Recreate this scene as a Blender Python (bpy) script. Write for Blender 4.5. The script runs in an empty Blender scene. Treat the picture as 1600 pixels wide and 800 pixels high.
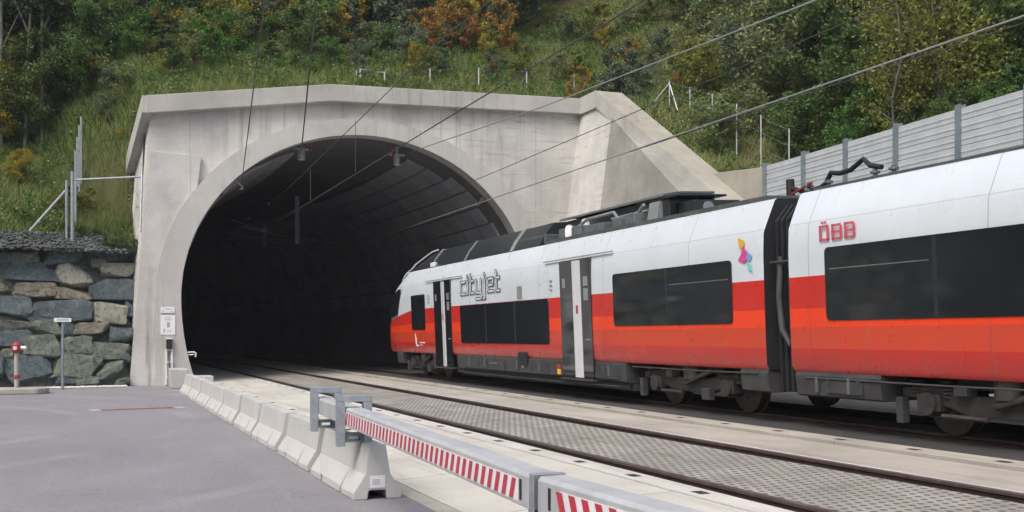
import bpy, bmesh, math, random
import numpy as np
from mathutils import Vector, Matrix, noise
random.seed(7); rng = np.random.default_rng(11)
S = bpy.context.scene
col = S.collection
R = math.radians
TH = R(21.22); CT, ST = math.cos(TH), math.sin(TH)
EYE = 1.6; F = 1700.0; HY = 526.0

# ---------------------------------------------------------------- camera, world, sun, exposure
cd = bpy.data.cameras.new('camera'); cam = bpy.data.objects.new('camera', cd); col.objects.link(cam)
cam.location = (0, 0, EYE); cam.rotation_euler = (R(90), 0, -TH)
cd.sensor_width = 36; cd.lens = 36*F/1600; cd.shift_y = (HY-400)/1600; cd.clip_start = .1; cd.clip_end = 2000
S.camera = cam
S.cycles.max_bounces = 10; S.cycles.diffuse_bounces = 6; S.cycles.transmission_bounces = 6
W = bpy.data.worlds.new('World'); S.world = W; W.use_nodes = True
wn = W.node_tree; bg = wn.nodes['Background']
sky = wn.nodes.new('ShaderNodeTexSky'); sky.sky_type = 'NISHITA'; sky.sun_disc = False
SUND = Vector((-.68, -.48, 1.1)).normalized()
sky.sun_elevation = math.asin(SUND.z); sky.sun_rotation = math.atan2(SUND.x, SUND.y)
sky.air_density = 1.0; sky.dust_density = 6.0; sky.ozone_density = 1.5
wn.links.new(sky.outputs[0], bg.inputs[0]); bg.inputs[1].default_value = .15
sd = bpy.data.lights.new('sun', 'SUN'); sd.energy = 1.15; sd.angle = R(30); sd.color = (1, .985, .97)
so = bpy.data.objects.new('sun', sd); col.objects.link(so); so.location = (-20, -20, 40)
so.rotation_euler = (-SUND).to_track_quat('-Z', 'Y').to_euler()
vs = S.view_settings; vs.view_transform = 'Standard'; vs.look = 'None'; vs.gamma = 1; vs.exposure = 0.47; vs.use_curve_mapping = False

# ---------------------------------------------------------------- picture geometry helpers
def ray(px, py):
    k = (px-800)/F
    return Vector((k*CT+ST, CT-k*ST, (HY-py)/F))
def at_v(px, py, v):
    d = ray(px, py); t = v/d.y; return Vector((d.x*t, v, EYE+d.z*t))
def at_u(px, py, u):
    d = ray(px, py); t = u/d.x; return Vector((u, d.y*t, EYE+d.z*t))
def at_z(px, py, z):
    d = ray(px, py); t = (z-EYE)/d.z; return Vector((d.x*t, d.y*t, z))
def at_Z(px, Z):
    d = ray(px, HY); return d.x*Z, d.y*Z

# ---------------------------------------------------------------- materials
def nodes(name):
    m = bpy.data.materials.new(name); m.use_nodes = True
    nt = m.node_tree; return m, nt, nt.nodes['Principled BSDF']
def coord(nt, scale=(1, 1, 1), src='Object'):
    tc = nt.nodes.new('ShaderNodeTexCoord'); mp = nt.nodes.new('ShaderNodeMapping')
    mp.inputs['Scale'].default_value = scale
    nt.links.new(tc.outputs[src], mp.inputs[0]); return mp.outputs[0]
def noisen(nt, vec, sc, det=6, rough=.6, dist=0):
    n = nt.nodes.new('ShaderNodeTexNoise'); n.inputs['Scale'].default_value = sc
    n.inputs['Detail'].default_value = det; n.inputs['Roughness'].default_value = rough; n.inputs['Distortion'].default_value = dist
    nt.links.new(vec, n.inputs['Vector']); return n.outputs['Fac']
def ramp(nt, fac, stops):
    r = nt.nodes.new('ShaderNodeValToRGB'); e = r.color_ramp.elements
    while len(e) < len(stops): e.new(.5)
    for el, (p, c) in zip(e, stops):
        el.position = p; el.color = (c[0], c[1], c[2], 1) if hasattr(c, '__len__') else (c, c, c, 1)
    nt.links.new(fac, r.inputs[0]); return r.outputs[0]
def mix(nt, fac, a, b, mode='MIX'):
    n = nt.nodes.new('ShaderNodeMix'); n.data_type = 'RGBA'; n.blend_type = mode
    for sock, v in ((n.inputs[0], fac), (n.inputs[6], a), (n.inputs[7], b)):
        if isinstance(v, (int, float)): sock.default_value = v
        elif isinstance(v, tuple): sock.default_value = (*v[:3], 1)
        else: nt.links.new(v, sock)
    return n.outputs[2]
def math_(nt, op, a, b=0.0, c=0.0):
    n = nt.nodes.new('ShaderNodeMath'); n.operation = op
    for i, v in enumerate((a, b, c)):
        if isinstance(v, (int, float)): n.inputs[i].default_value = v
        else: nt.links.new(v, n.inputs[i])
    return n.outputs[0]
def bump(nt, b, h, s=.3, d=.02):
    n = nt.nodes.new('ShaderNodeBump'); n.inputs['Strength'].default_value = s; n.inputs['Distance'].default_value = d
    nt.links.new(h, n.inputs['Height']); nt.links.new(n.outputs[0], b.inputs['Normal'])
def mat(name, c1, c2=None, sc=4, rough=.8, metal=0, bs=0, bsc=40, streak=0, streakc=(.05, .05, .045), spec=.5, lo=.35, hi=.65, coat=0):
    m, nt, b = nodes(name)
    b.inputs['Roughness'].default_value = rough; b.inputs['Metallic'].default_value = metal
    b.inputs['Specular IOR Level'].default_value = spec; b.inputs['Coat Weight'].default_value = coat
    if c2 is None: c2 = tuple(x*.85 for x in c1)
    v = coord(nt)
    c = mix(nt, ramp(nt, noisen(nt, v, sc), [(lo, 0.), (hi, 1.)]), c1, c2)
    if streak:
        sv = coord(nt, (5, 5, .25))
        f = ramp(nt, noisen(nt, sv, 1.2, 8, .65), [(.48, 0.), (.72, 1.)])
        f2 = math_(nt, 'MULTIPLY', f, streak)
        c = mix(nt, f2, c, streakc)
    nt.links.new(c, b.inputs['Base Color'])
    if bs: bump(nt, b, noisen(nt, v, bsc, 8, .7), bs, .01)
    return m

def asphalt_mat():
    m, nt, b = nodes('asphalt'); v = coord(nt)
    c = mix(nt, ramp(nt, noisen(nt, v, .35, 5, .6, .6), [(.35, 0.), (.65, 1.)]), (.235, .228, .242), (.29, .282, .296))
    c = mix(nt, ramp(nt, noisen(nt, coord(nt, (1.6, .25, 1)), 1.2, 6, .65, .4), [(.5, 0.), (.75, .6)]), c, (.33, .322, .335))
    g = nt.nodes.new('ShaderNodeTexVoronoi'); g.inputs['Scale'].default_value = 90; nt.links.new(v, g.inputs['Vector'])
    c = mix(nt, .4, c, g.outputs['Color'], 'SOFT_LIGHT')
    c = mix(nt, ramp(nt, noisen(nt, v, 55, 3, .7), [(.35, .55), (.7, 0.)]), c, (.13, .125, .14))
    c = mix(nt, ramp(nt, noisen(nt, coord(nt, (1.1, 1.1, 1)), 1.1, 9, .72, 1.2), [(.56, 0.), (.7, .45)]), c, (.17, .165, .175))
    vc = nt.nodes.new('ShaderNodeTexVoronoi'); vc.feature = 'DISTANCE_TO_EDGE'; vc.inputs['Scale'].default_value = .33
    wv = nt.nodes.new('ShaderNodeVectorMath'); wv.operation = 'ADD'; nz = nt.nodes.new('ShaderNodeTexNoise'); nz.inputs['Scale'].default_value = 1.3; nz.inputs['Detail'].default_value = 6
    nt.links.new(v, nz.inputs['Vector']); nt.links.new(v, wv.inputs[0]); nt.links.new(nz.outputs['Color'], wv.inputs[1]); nt.links.new(wv.outputs[0], vc.inputs['Vector'])
    cr = math_(nt, 'MULTIPLY', math_(nt, 'LESS_THAN', vc.outputs['Distance'], .0035), ramp(nt, noisen(nt, v, .4, 3), [(.5, 0.), (.6, .45)]))
    c = mix(nt, cr, c, (.09, .085, .09))
    # pale curved tyre scuffs
    w = nt.nodes.new('ShaderNodeTexWave'); w.wave_type = 'RINGS'; w.rings_direction = 'Z'
    w.inputs['Scale'].default_value = .16; w.inputs['Distortion'].default_value = 2.5; w.inputs['Detail'].default_value = 2; w.inputs['Detail Scale'].default_value = .6
    mp = nt.nodes.new('ShaderNodeMapping'); mp.inputs['Location'].default_value = (9, -22, 0)
    tc = nt.nodes.new('ShaderNodeTexCoord'); nt.links.new(tc.outputs['Object'], mp.inputs[0]); nt.links.new(mp.outputs[0], w.inputs['Vector'])
    tr = ramp(nt, w.outputs['Fac'], [(.88, 0.), (.98, .2)])
    tr2 = math_(nt, 'MULTIPLY', tr, ramp(nt, noisen(nt, v, .25, 3), [(.45, 0.), (.6, 1.)]))
    c = mix(nt, tr2, c, (.42, .41, .43))
    nt.links.new(c, b.inputs['Base Color']); b.inputs['Roughness'].default_value = .85
    c2 = mix(nt, ramp(nt, noisen(nt, v, 14, 6, .8), [(.34, .5), (.5, 0.)]), c, (.15, .145, .155)); c2 = mix(nt, ramp(nt, noisen(nt, coord(nt, (1, 1, 1)), 23, 4, .8), [(.55, 0.), (.72, .5)]), c2, (.40, .39, .40))
    nt.links.new(c2, b.inputs['Base Color'])
    bump(nt, b, noisen(nt, v, 60, 6, .8), .6, .01); return m

def concrete_mat(name, c1, c2, stain=(.12, .095, .07), board=True, stainamt=.95):
    m, nt, b = nodes(name); v = coord(nt)
    c = mix(nt, ramp(nt, noisen(nt, v, .55, 8, .65), [(.36, 0.), (.64, 1.)]), c1, c2)
    # damp vertical streaks
    s = ramp(nt, noisen(nt, coord(nt, (3.2, 3.2, .18)), 1.0, 9, .7), [(.5, 0.), (.78, 1.)])
    big = ramp(nt, noisen(nt, v, .22, 4, .6), [(.42, 0.), (.62, 1.)])
    c = mix(nt, math_(nt, 'MULTIPLY', math_(nt, 'MULTIPLY', s, big), stainamt), c, stain)
    # brown horizontal board stains
    if board:
        h = ramp(nt, noisen(nt, coord(nt, (.5, .5, 7)), 1.3, 7, .7, .3), [(.55, 0.), (.72, 1.)])
        sep = nt.nodes.new('ShaderNodeSeparateXYZ'); nt.links.new(v, sep.inputs[0])
        right = math_(nt, 'MULTIPLY', ramp(nt, math_(nt, 'DIVIDE', sep.outputs[0], 18.), [(.45, .15), (.85, 1.)]), .6)
        c = mix(nt, math_(nt, 'MULTIPLY', h, right), c, (.22, .16, .11))
        # formwork board lines
        z = sep.outputs[2]
        line = math_(nt, 'LESS_THAN', math_(nt, 'FRACT', math_(nt, 'MULTIPLY', z, 4.0)), .06)
        brk = ramp(nt, noisen(nt, coord(nt, (.8, .8, 5)), 1, 3), [(.5, 0.), (.6, .16)])
        c = mix(nt, math_(nt, 'MULTIPLY', line, brk), c, (.2, .18, .15))
        # pour panel joints
        pj = math_(nt, 'LESS_THAN', math_(nt, 'FRACT', math_(nt, 'DIVIDE', sep.outputs[0], 3.1)), .006)
        c = mix(nt, math_(nt, 'MULTIPLY', pj, .5), c, (.2, .19, .17))
    pits = ramp(nt, noisen(nt, v, 14, 6, .75), [(.3, .35), (.42, 0.)])
    c = mix(nt, pits, c, (.2, .19, .17))
    nt.links.new(c, b.inputs['Base Color']); b.inputs['Roughness'].default_value = .88; b.inputs['Specular IOR Level'].default_value = .3
    bump(nt, b, noisen(nt, v, 22, 8, .7), .35, .015); return m

def slab_mat(name, c1, c2, dark=.35):
    m, nt, b = nodes(name); v = coord(nt)
    c = mix(nt, ramp(nt, noisen(nt, v, .5, 6, .65), [(.35, 0.), (.65, 1.)]), c1, c2)
    c = mix(nt, math_(nt, 'MULTIPLY', ramp(nt, noisen(nt, coord(nt, (2.5, .2, 1)), 1.3, 8, .7), [(.5, 0.), (.75, 1.)]), dark), c, (.16, .14, .11))
    c = mix(nt, ramp(nt, noisen(nt, v, 30, 5, .75), [(.3, .4), (.48, 0.)]), c, (.24, .22, .19))
    nt.links.new(c, b.inputs['Base Color']); b.inputs['Roughness'].default_value = .9
    bump(nt, b, noisen(nt, v, 50, 6, .7), .3, .008); return m

def perforated_mat():
    m, nt, b = nodes('perforated_panel'); v = coord(nt)
    sep = nt.nodes.new('ShaderNodeSeparateXYZ'); nt.links.new(v, sep.inputs[0])
    px, py = .096, .125
    gy = math_(nt, 'DIVIDE', sep.outputs[1], py); row = math_(nt, 'FLOOR', gy)
    off = math_(nt, 'MULTIPLY', math_(nt, 'MODULO', row, 2.0), .5)
    gx = math_(nt, 'ADD', math_(nt, 'DIVIDE', sep.outputs[0], px), off)
    fx = math_(nt, 'SUBTRACT', math_(nt, 'FRACT', gx), .5); fy = math_(nt, 'SUBTRACT', math_(nt, 'FRACT', gy), .5)
    d = math_(nt, 'SQRT', math_(nt, 'ADD', math_(nt, 'MULTIPLY', fx, fx), math_(nt, 'MULTIPLY', fy, fy)))
    hole = math_(nt, 'LESS_THAN', d, .29)
    c = mix(nt, ramp(nt, noisen(nt, v, 1.2, 6, .7), [(.35, 0.), (.65, 1.)]), (.38, .37, .335), (.24, .235, .21))
    wn_ = nt.nodes.new('ShaderNodeTexWhiteNoise'); wn_.noise_dimensions = '2D'
    cv = nt.nodes.new('ShaderNodeCombineXYZ'); nt.links.new(math_(nt, 'FLOOR', math_(nt, 'DIVIDE', math_(nt, 'ADD', sep.outputs[1], 60.), 1.75)), cv.inputs[0]); nt.links.new(math_(nt, 'FLOOR', math_(nt, 'DIVIDE', math_(nt, 'SUBTRACT', sep.outputs[0], 5.63), .7)), cv.inputs[1])
    nt.links.new(cv.outputs[0], wn_.inputs['Vector'])
    c = mix(nt, math_(nt, 'MULTIPLY', wn_.outputs['Value'], .4), c, (.20, .195, .17))
    st_ = ramp(nt, noisen(nt, coord(nt, (3.5, .35, 1)), 1.5, 8, .75), [(.5, 0.), (.72, .7)]); c = mix(nt, st_, c, (.17, .13, .10))
    c = mix(nt, hole, c, (.10, .095, .085))
    nt.links.new(c, b.inputs['Base Color']); b.inputs['Roughness'].default_value = .9
    bump(nt, b, math_(nt, 'SUBTRACT', 1., hole), .8, .012); return m

def leaf_mat(name, c1, c2, hue=.03, tl=.35):
    m, nt, b = nodes(name); nt.nodes.remove(b)
    out = nt.nodes['Material Output']
    g = nt.nodes.new('ShaderNodeNewGeometry'); oi = nt.nodes.new('ShaderNodeObjectInfo')
    v = coord(nt)
    f = mix(nt, .5, ramp(nt, noisen(nt, v, 1.6, 4), [(.35, 0.), (.65, 1.)]), g.outputs['Random Per Island'])
    c = mix(nt, f, c1, c2)
    hs = nt.nodes.new('ShaderNodeHueSaturation'); nt.links.new(c, hs.inputs['Color'])
    nt.links.new(math_(nt, 'MULTIPLY_ADD', oi.outputs['Random'], hue, .5-hue/2), hs.inputs['Hue']); hs.inputs['Saturation'].default_value = .97
    nt.links.new(math_(nt, 'MULTIPLY_ADD', g.outputs['Random Per Island'], .7, .65), hs.inputs['Value'])
    d = nt.nodes.new('ShaderNodeBsdfPrincipled'); t = nt.nodes.new('ShaderNodeBsdfTranslucent'); mx = nt.nodes.new('ShaderNodeMixShader')
    d.inputs['Roughness'].default_value = .6; d.inputs['Specular IOR Level'].default_value = .35
    nt.links.new(hs.outputs[0], d.inputs['Base Color']); nt.links.new(hs.outputs[0], t.inputs[0])
    mx.inputs[0].default_value = .42
    nt.links.new(d.outputs[0], mx.inputs[1]); nt.links.new(t.outputs[0], mx.inputs[2]); nt.links.new(mx.outputs[0], out.inputs[0])
    return m

def grass_mat(name, stops, sc=.5):
    m, nt, b = nodes(name)
    tc = nt.nodes.new('ShaderNodeTexCoord'); g = nt.nodes.new('ShaderNodeNewGeometry')
    f = mix(nt, .4, noisen(nt, tc.outputs['Object'], sc, 6, .7), g.outputs['Random Per Island'])
    c = ramp(nt, f, stops); nt.links.new(c, b.inputs['Base Color']); b.inputs['Roughness'].default_value = .8; b.inputs['Specular IOR Level'].default_value = .2
    return m
def rock_mat(name, c1, c2, c3):
    m, nt, b = nodes(name); v = coord(nt)
    oi = nt.nodes.new('ShaderNodeObjectInfo')
    c = ramp(nt, noisen(nt, v, 1.6, 9, .72, .8), [(.3, c1), (.5, c2), (.72, c3)])
    c = mix(nt, ramp(nt, noisen(nt, coord(nt, (1, 1, 4)), 3.5, 8, .75, 1.5), [(.58, 0.), (.68, .5)]), c, (.5, .5, .46))
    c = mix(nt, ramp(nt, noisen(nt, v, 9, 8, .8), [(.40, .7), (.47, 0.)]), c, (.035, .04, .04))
    nt.links.new(c, b.inputs['Base Color']); b.inputs['Roughness'].default_value = .75
    bump(nt, b, noisen(nt, v, 6, 12, .8, .6), 1.0, .12); return m

M = {}
M['asphalt'] = asphalt_mat()
M['portal'] = concrete_mat('portal_concrete', (.62, .615, .585), (.45, .445, .425))
M['collar'] = concrete_mat('collar_concrete', (.52, .515, .49), (.43, .425, .405), board=False, stainamt=.6)
M['cap'] = concrete_mat('parapet_concrete', (.50, .49, .46), (.38, .375, .35), stain=(.17, .155, .13), board=False, stainamt=.9)
M['captop'] = concrete_mat('weathered_top_concrete', (.40, .385, .325), (.29, .28, .235), board=False)
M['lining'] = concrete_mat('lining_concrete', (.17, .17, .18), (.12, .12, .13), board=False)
M['wetwall'] = concrete_mat('wet_concrete', (.36, .355, .325), (.24, .238, .215), stain=(.09, .085, .07), stainamt=.9)
M['slab'] = slab_mat('slab_concrete', (.55, .535, .475), (.44, .43, .385), .5)
M['slab2'] = slab_mat('slab_concrete_tan', (.42, .405, .355), (.31, .30, .26), .6)
M['railstrip'] = slab_mat('rail_strip_concrete', (.58, .57, .53), (.47, .46, .425), .5)
M['perf'] = perforated_mat()
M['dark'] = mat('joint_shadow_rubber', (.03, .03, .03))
M['trackdark'] = slab_mat('shaded_rubber_slab', (.04, .04, .042), (.028, .028, .03), .4)  # black rubber panels and slabs, shade around the train painted into the colour
M['rail'] = mat('rail_rust', (.10, .062, .05), (.06, .042, .038), sc=6, rough=.6, metal=.3, bs=.2)
M['railtop'] = mat('rail_running_surface', (.26, .235, .235), (.15, .13, .13), sc=3, rough=.45, metal=.8)
M['barrier'] = concrete_mat('barrier_concrete', (.50, .505, .49), (.40, .405, .395), board=False, stainamt=.7)
M['galv'] = mat('galvanised_steel', (.40, .44, .47), (.29, .33, .36), sc=9, rough=.5, metal=.5, bs=.1, bsc=60, streak=.12)
M['galvlight'] = mat('beam_steel', (.58, .60, .61), (.50, .52, .535), sc=3, rough=.5, metal=.35, streak=.15)
M['galvdark'] = mat('weathered_steel', (.20, .23, .24), (.14, .16, .17), sc=8, rough=.55, metal=.5)
M['white'] = mat('white_reflective', (.78, .78, .80), (.70, .70, .72), rough=.4)
M['red'] = mat('red_reflective', (.50, .03, .06), (.42, .03, .05), rough=.4)
M['noisewall'] = mat('noise_board', (.52, .56, .585), (.45, .485, .51), sc=2.5, rough=.6, metal=.15, bs=.1, streak=.15, streakc=(.25, .25, .24))
M['post'] = mat('post_steel', (.28, .34, .37), (.22, .27, .30), sc=5, rough=.5, metal=.5)
M['postwhite'] = mat('fence_post_zinc', (.55, .59, .60), (.42, .46, .47), sc=5, rough=.5, metal=.3)
M['wire'] = mat('overhead_copper', (.10, .10, .10), (.07, .07, .07), rough=.5, metal=.5)
M['wirepale'] = mat('new_copper_strand', (.42, .43, .42), (.35, .36, .35), rough=.45, metal=.5)
M['insul'] = mat('insulator_glaze', (.35, .38, .38), rough=.3)
M['redpaint'] = mat('red_enamel', (.34, .035, .04), (.3, .03, .03), rough=.4)
M['tw'] = mat('train_white', (.70, .76, .80), (.66, .72, .76), sc=.6, rough=.28, coat=.25, streak=.05, streakc=(.4, .4, .38))
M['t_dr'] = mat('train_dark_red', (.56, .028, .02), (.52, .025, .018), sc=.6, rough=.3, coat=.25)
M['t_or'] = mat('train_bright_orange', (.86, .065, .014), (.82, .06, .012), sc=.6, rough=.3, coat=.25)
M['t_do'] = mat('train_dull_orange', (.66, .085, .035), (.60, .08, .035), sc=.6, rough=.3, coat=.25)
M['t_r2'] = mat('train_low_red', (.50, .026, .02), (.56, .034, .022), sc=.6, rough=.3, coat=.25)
def paint(name, c, dirt=.25):
    m, nt, b = nodes(name); v = coord(nt)
    col_ = mix(nt, ramp(nt, noisen(nt, v, .5, 4), [(.3, 0.), (.7, 1.)]), c, tuple(x*.9 for x in c))
    g = ramp(nt, noisen(nt, coord(nt, (1, 1.6, .35)), 1.6, 9, .72, .3), [(.48, 0.), (.8, 1.)])
    col_ = mix(nt, math_(nt, 'MULTIPLY', g, dirt), col_, (.16, .13, .105))
    sp = ramp(nt, noisen(nt, v, 9, 8, .8), [(.30, .05), (.42, 0.)]); col_ = mix(nt, sp, col_, (.3, .26, .22))
    sep = nt.nodes.new('ShaderNodeSeparateXYZ'); nt.links.new(v, sep.inputs[0])
    fy = math_(nt, 'FRACT', math_(nt, 'DIVIDE', math_(nt, 'ADD', sep.outputs[1], 30.55), 3.35))
    seam = math_(nt, 'LESS_THAN', fy, .0045)
    hz = math_(nt, 'LESS_THAN', math_(nt, 'ABSOLUTE', math_(nt, 'SUBTRACT', sep.outputs[2], 2.93)), .007)
    sm = math_(nt, 'MULTIPLY', math_(nt, 'MAXIMUM', seam, math_(nt, 'MULTIPLY', hz, .5)), .55)
    col_ = mix(nt, sm, col_, (.09, .08, .075))
    nt.links.new(col_, b.inputs['Base Color']); b.inputs['Coat Weight'].default_value = .25
    nt.links.new(ramp(nt, noisen(nt, v, 2.5, 5), [(.3, .24), (.7, .42)]), b.inputs['Roughness'])
    bump(nt, b, noisen(nt, coord(nt, (1, .5, .8)), 1.3, 3), .12, .02); return m
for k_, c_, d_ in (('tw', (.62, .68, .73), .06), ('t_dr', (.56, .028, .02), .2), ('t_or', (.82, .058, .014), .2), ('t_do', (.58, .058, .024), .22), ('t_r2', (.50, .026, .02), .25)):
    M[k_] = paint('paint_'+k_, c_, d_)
M['glass'] = mat('tinted_glass', (.012, .015, .018), (.016, .019, .022), sc=.7, rough=.06, spec=.5)
M['glass'].node_tree.nodes['Principled BSDF'].inputs['IOR'].default_value = 1.85
M['roofgrey'] = mat('roof_grey', (.11, .12, .12), (.07, .08, .08), sc=2, rough=.45, streak=.2)
M['roofblack'] = mat('fairing_dark', (.03, .036, .04), (.018, .022, .026), sc=1.3, rough=.3)
M['fairpale'] = mat('fairing_pale', (.25, .28, .28), (.18, .2, .2), sc=1.3, rough=.4)
M['under'] = mat('underframe_grey', (.06, .061, .063), (.035, .036, .038), sc=3, rough=.6, streak=.2, bs=.1)
M['bogie'] = mat('bogie_steel', (.028, .029, .03), (.055, .05, .045), sc=6, rough=.65, bs=.3)
M['wheel'] = mat('wheel_steel', (.12, .11, .10), (.07, .06, .055), sc=7, rough=.5, metal=.5)
M['rubber'] = mat('bellows_rubber', (.018, .02, .024), (.012, .014, .017), rough=.6)
M['silver'] = mat('door_silver', (.62, .64, .68), (.56, .58, .62), rough=.4)
M['ink'] = mat('dark_lettering', (.06, .07, .075), rough=.5)
M['logored'] = mat('logo_red', (.62, .11, .15), rough=.4)
M['pink'] = mat('emblem_pink', (.62, .08, .28), rough=.4)
M['yellow'] = mat('emblem_yellow', (.8, .45, .04), rough=.4)
M['blue'] = mat('emblem_blue', (.18, .35, .68), rough=.4)
M['teal'] = mat('emblem_teal', (.2, .6, .58), rough=.4)
M['rust'] = mat('rusted_grate', (.30, .13, .075), (.17, .085, .06), sc=5, rough=.8, bs=.4)
M['gravel'] = rock_mat('gravel_grey', (.06, .07, .07), (.12, .135, .13), (.22, .225, .21))
M['pebble'] = mat('white_pebbles', (.72, .71, .67), (.5, .5, .47), sc=25, bs=.8, bsc=30)
M['rk0'] = rock_mat('rock_blue', (.06, .09, .10), (.11, .15, .16), (.22, .265, .275))
M['rk1'] = rock_mat('rock_green_grey', (.10, .125, .10), (.18, .21, .165), (.33, .355, .30))
M['rk2'] = rock_mat('rock_tan', (.15, .14, .10), (.25, .235, .17), (.40, .385, .31))
M['rk3'] = rock_mat('rock_pale', (.22, .24, .19), (.36, .37, .30), (.48, .48, .40))
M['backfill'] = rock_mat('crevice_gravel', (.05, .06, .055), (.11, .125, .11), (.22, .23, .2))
M['soil'] = grass_mat('slope_soil', [(.3, (.028, .045, .014)), (.5, (.06, .075, .022)), (.7, (.11, .095, .045))], .35)
M['grass'] = grass_mat('slope_grass', [(.25, (.06, .125, .03)), (.42, (.12, .19, .045)), (.56, (.20, .24, .075)), (.70, (.30, .28, .12)), (.84, (.34, .28, .16))], .3)
M['bark'] = mat('bark', (.13, .105, .08), (.07, .058, .045), sc=9, bs=.6, bsc=25)
M['barkpale'] = mat('bark_pale', (.22, .21, .19), (.12, .115, .10), sc=5, bs=.5, bsc=25)
M['lf_dark'] = leaf_mat('leaf_spruce', (0.021, 0.045, 0.018), (0.039, 0.069, 0.024))
M['lf_green'] = leaf_mat('leaf_green', (0.058, 0.156, 0.029), (0.143, 0.247, 0.049))
M['lf_mid'] = leaf_mat('leaf_mid', (0.049, 0.115, 0.03), (0.115, 0.176, 0.043))
M['lf_grey'] = leaf_mat('leaf_willow', (0.106, 0.156, 0.081), (0.2, 0.25, 0.15))
M['lf_olive'] = leaf_mat('leaf_olive', (0.16, 0.20, 0.035), (0.264, 0.258, 0.048))
M['lf_pale'] = leaf_mat('leaf_pale', (.17, .22, .07), (.27, .30, .13))
M['lf_yellow'] = leaf_mat('leaf_yellow', (.52, .36, .03), (.22, .23, .035))
M['lf_orange'] = leaf_mat('leaf_orange', (.52, .19, .04), (.22, .21, .05))
M['tube'] = mat('sapling_guard', (.12, .2, .15), rough=.6)

# ---------------------------------------------------------------- mesh helpers
class MB:
    def __init__(s): s.v = []; s.f = []; s.m = []
    def quad(s, a, b, c, d, m=0):
        i = len(s.v); s.v += [tuple(a), tuple(b), tuple(c), tuple(d)]; s.f.append((i, i+1, i+2, i+3)); s.m.append(m)
    def poly(s, pts, m=0):
        i = len(s.v); s.v += [tuple(p) for p in pts]; s.f.append(tuple(range(i, i+len(pts)))); s.m.append(m)
    def box(s, x0, x1, y0, y1, z0, z1, m=0, mtx=None):
        i = len(s.v)
        p = [(x, y, z) for z in (z0, z1) for y in (y0, y1) for x in (x0, x1)]
        if mtx is not None: p = [tuple(mtx @ Vector(q)) for q in p]
        s.v += p
        for f in ((0, 2, 3, 1), (4, 5, 7, 6), (0, 1, 5, 4), (2, 6, 7, 3), (0, 4, 6, 2), (1, 3, 7, 5)):
            s.f.append(tuple(i+k for k in f)); s.m.append(m)
    def prism(s, poly, a, b, axis=1, m=0):
        # poly of 2-D points swept along an axis from a to b
        n = len(poly); i = len(s.v)
        def P(p, t):
            return (p[0], t, p[1]) if axis == 1 else ((t, p[0], p[1]) if axis == 0 else (p[0], p[1], t))
        s.v += [P(p, a) for p in poly]+[P(p, b) for p in poly]
        for k in range(n):
            s.f.append((i+k, i+(k+1) % n, i+n+(k+1) % n, i+n+k)); s.m.append(m)
        s.f.append(tuple(i+k for k in range(n))[::-1]); s.m.append(m)
        s.f.append(tuple(i+n+k for k in range(n))); s.m.append(m)
    def tube(s, pts, r, n=8, m=0, cap=True):
        pts = [Vector(p) for p in pts]; rr = r if hasattr(r, '__len__') else [r]*len(pts)
        base = len(s.v); up = None
        for j, p in enumerate(pts):
            d = (pts[min(j+1, len(pts)-1)]-pts[max(j-1, 0)]).normalized()
            if up is None:
                up = Vector((0, 0, 1)) if abs(d.z) < .9 else Vector((1, 0, 0))
            a = d.cross(up).normalized(); b = a.cross(d).normalized(); up = b
            for k in range(n):
                t = 2*math.pi*k/n; s.v.append(tuple(p+(a*math.cos(t)+b*math.sin(t))*rr[j]))
        for j in range(len(pts)-1):
            for k in range(n):
                q = base+j*n; s.f.append((q+k, q+(k+1) % n, q+n+(k+1) % n, q+n+k)); s.m.append(m)
        if cap:
            s.f.append(tuple(base+k for k in range(n))); s.m.append(m)
            q = base+(len(pts)-1)*n; s.f.append(tuple(q+k for k in range(n))[::-1]); s.m.append(m)
    def build(s, name, mats, parent=None, bevel=0, smooth=False, seg=2):
        me = bpy.data.meshes.new(name); me.from_pydata(s.v, [], s.f)
        if not isinstance(mats, (list, tuple)): mats = [mats]
        for x in mats: me.materials.append(x)
        me.polygons.foreach_set('material_index', s.m)
        bm = bmesh.new(); bm.from_mesh(me)
        bmesh.ops.remove_doubles(bm, verts=bm.verts, dist=1e-5) if not bevel else bmesh.ops.remove_doubles(bm, verts=bm.verts, dist=1e-4)
        bmesh.ops.recalc_face_normals(bm, faces=bm.faces); bm.to_mesh(me); bm.free()
        if smooth:
            me.polygons.foreach_set('use_smooth', [True]*len(me.polygons))
            me.set_sharp_from_angle(angle=R(40))
        o = bpy.data.objects.new(name, me); col.objects.link(o)
        if bevel:
            b = o.modifiers.new('bevel', 'BEVEL'); b.width = bevel; b.segments = seg; b.limit_method = 'ANGLE'; b.angle_limit = R(35)
        if parent: o.parent = parent
        return o
def tag(o, label=None, cat=None, group=None, kind=None):
    if label: o['label'] = label
    if cat: o['category'] = cat
    if group: o['group'] = group
    if kind: o['kind'] = kind
    return o
def thing(name, loc, label, cat, group=None, rz=0):
    o = bpy.data.objects.new(name, None); col.objects.link(o); o.location = loc; o.rotation_euler = (0, 0, rz)
    o.empty_display_size = .3
    return tag(o, label, cat, group)
def copy_tree(o, parent=None):
    c = o.copy(); col.objects.link(c)
    if parent: c.parent = parent
    for ch in list(o.children): copy_tree(ch, c)
    return c
def bx(name, m, parent, *a, bevel=0):
    b = MB(); b.box(*a); return b.build(name, m, parent, bevel)

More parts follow.
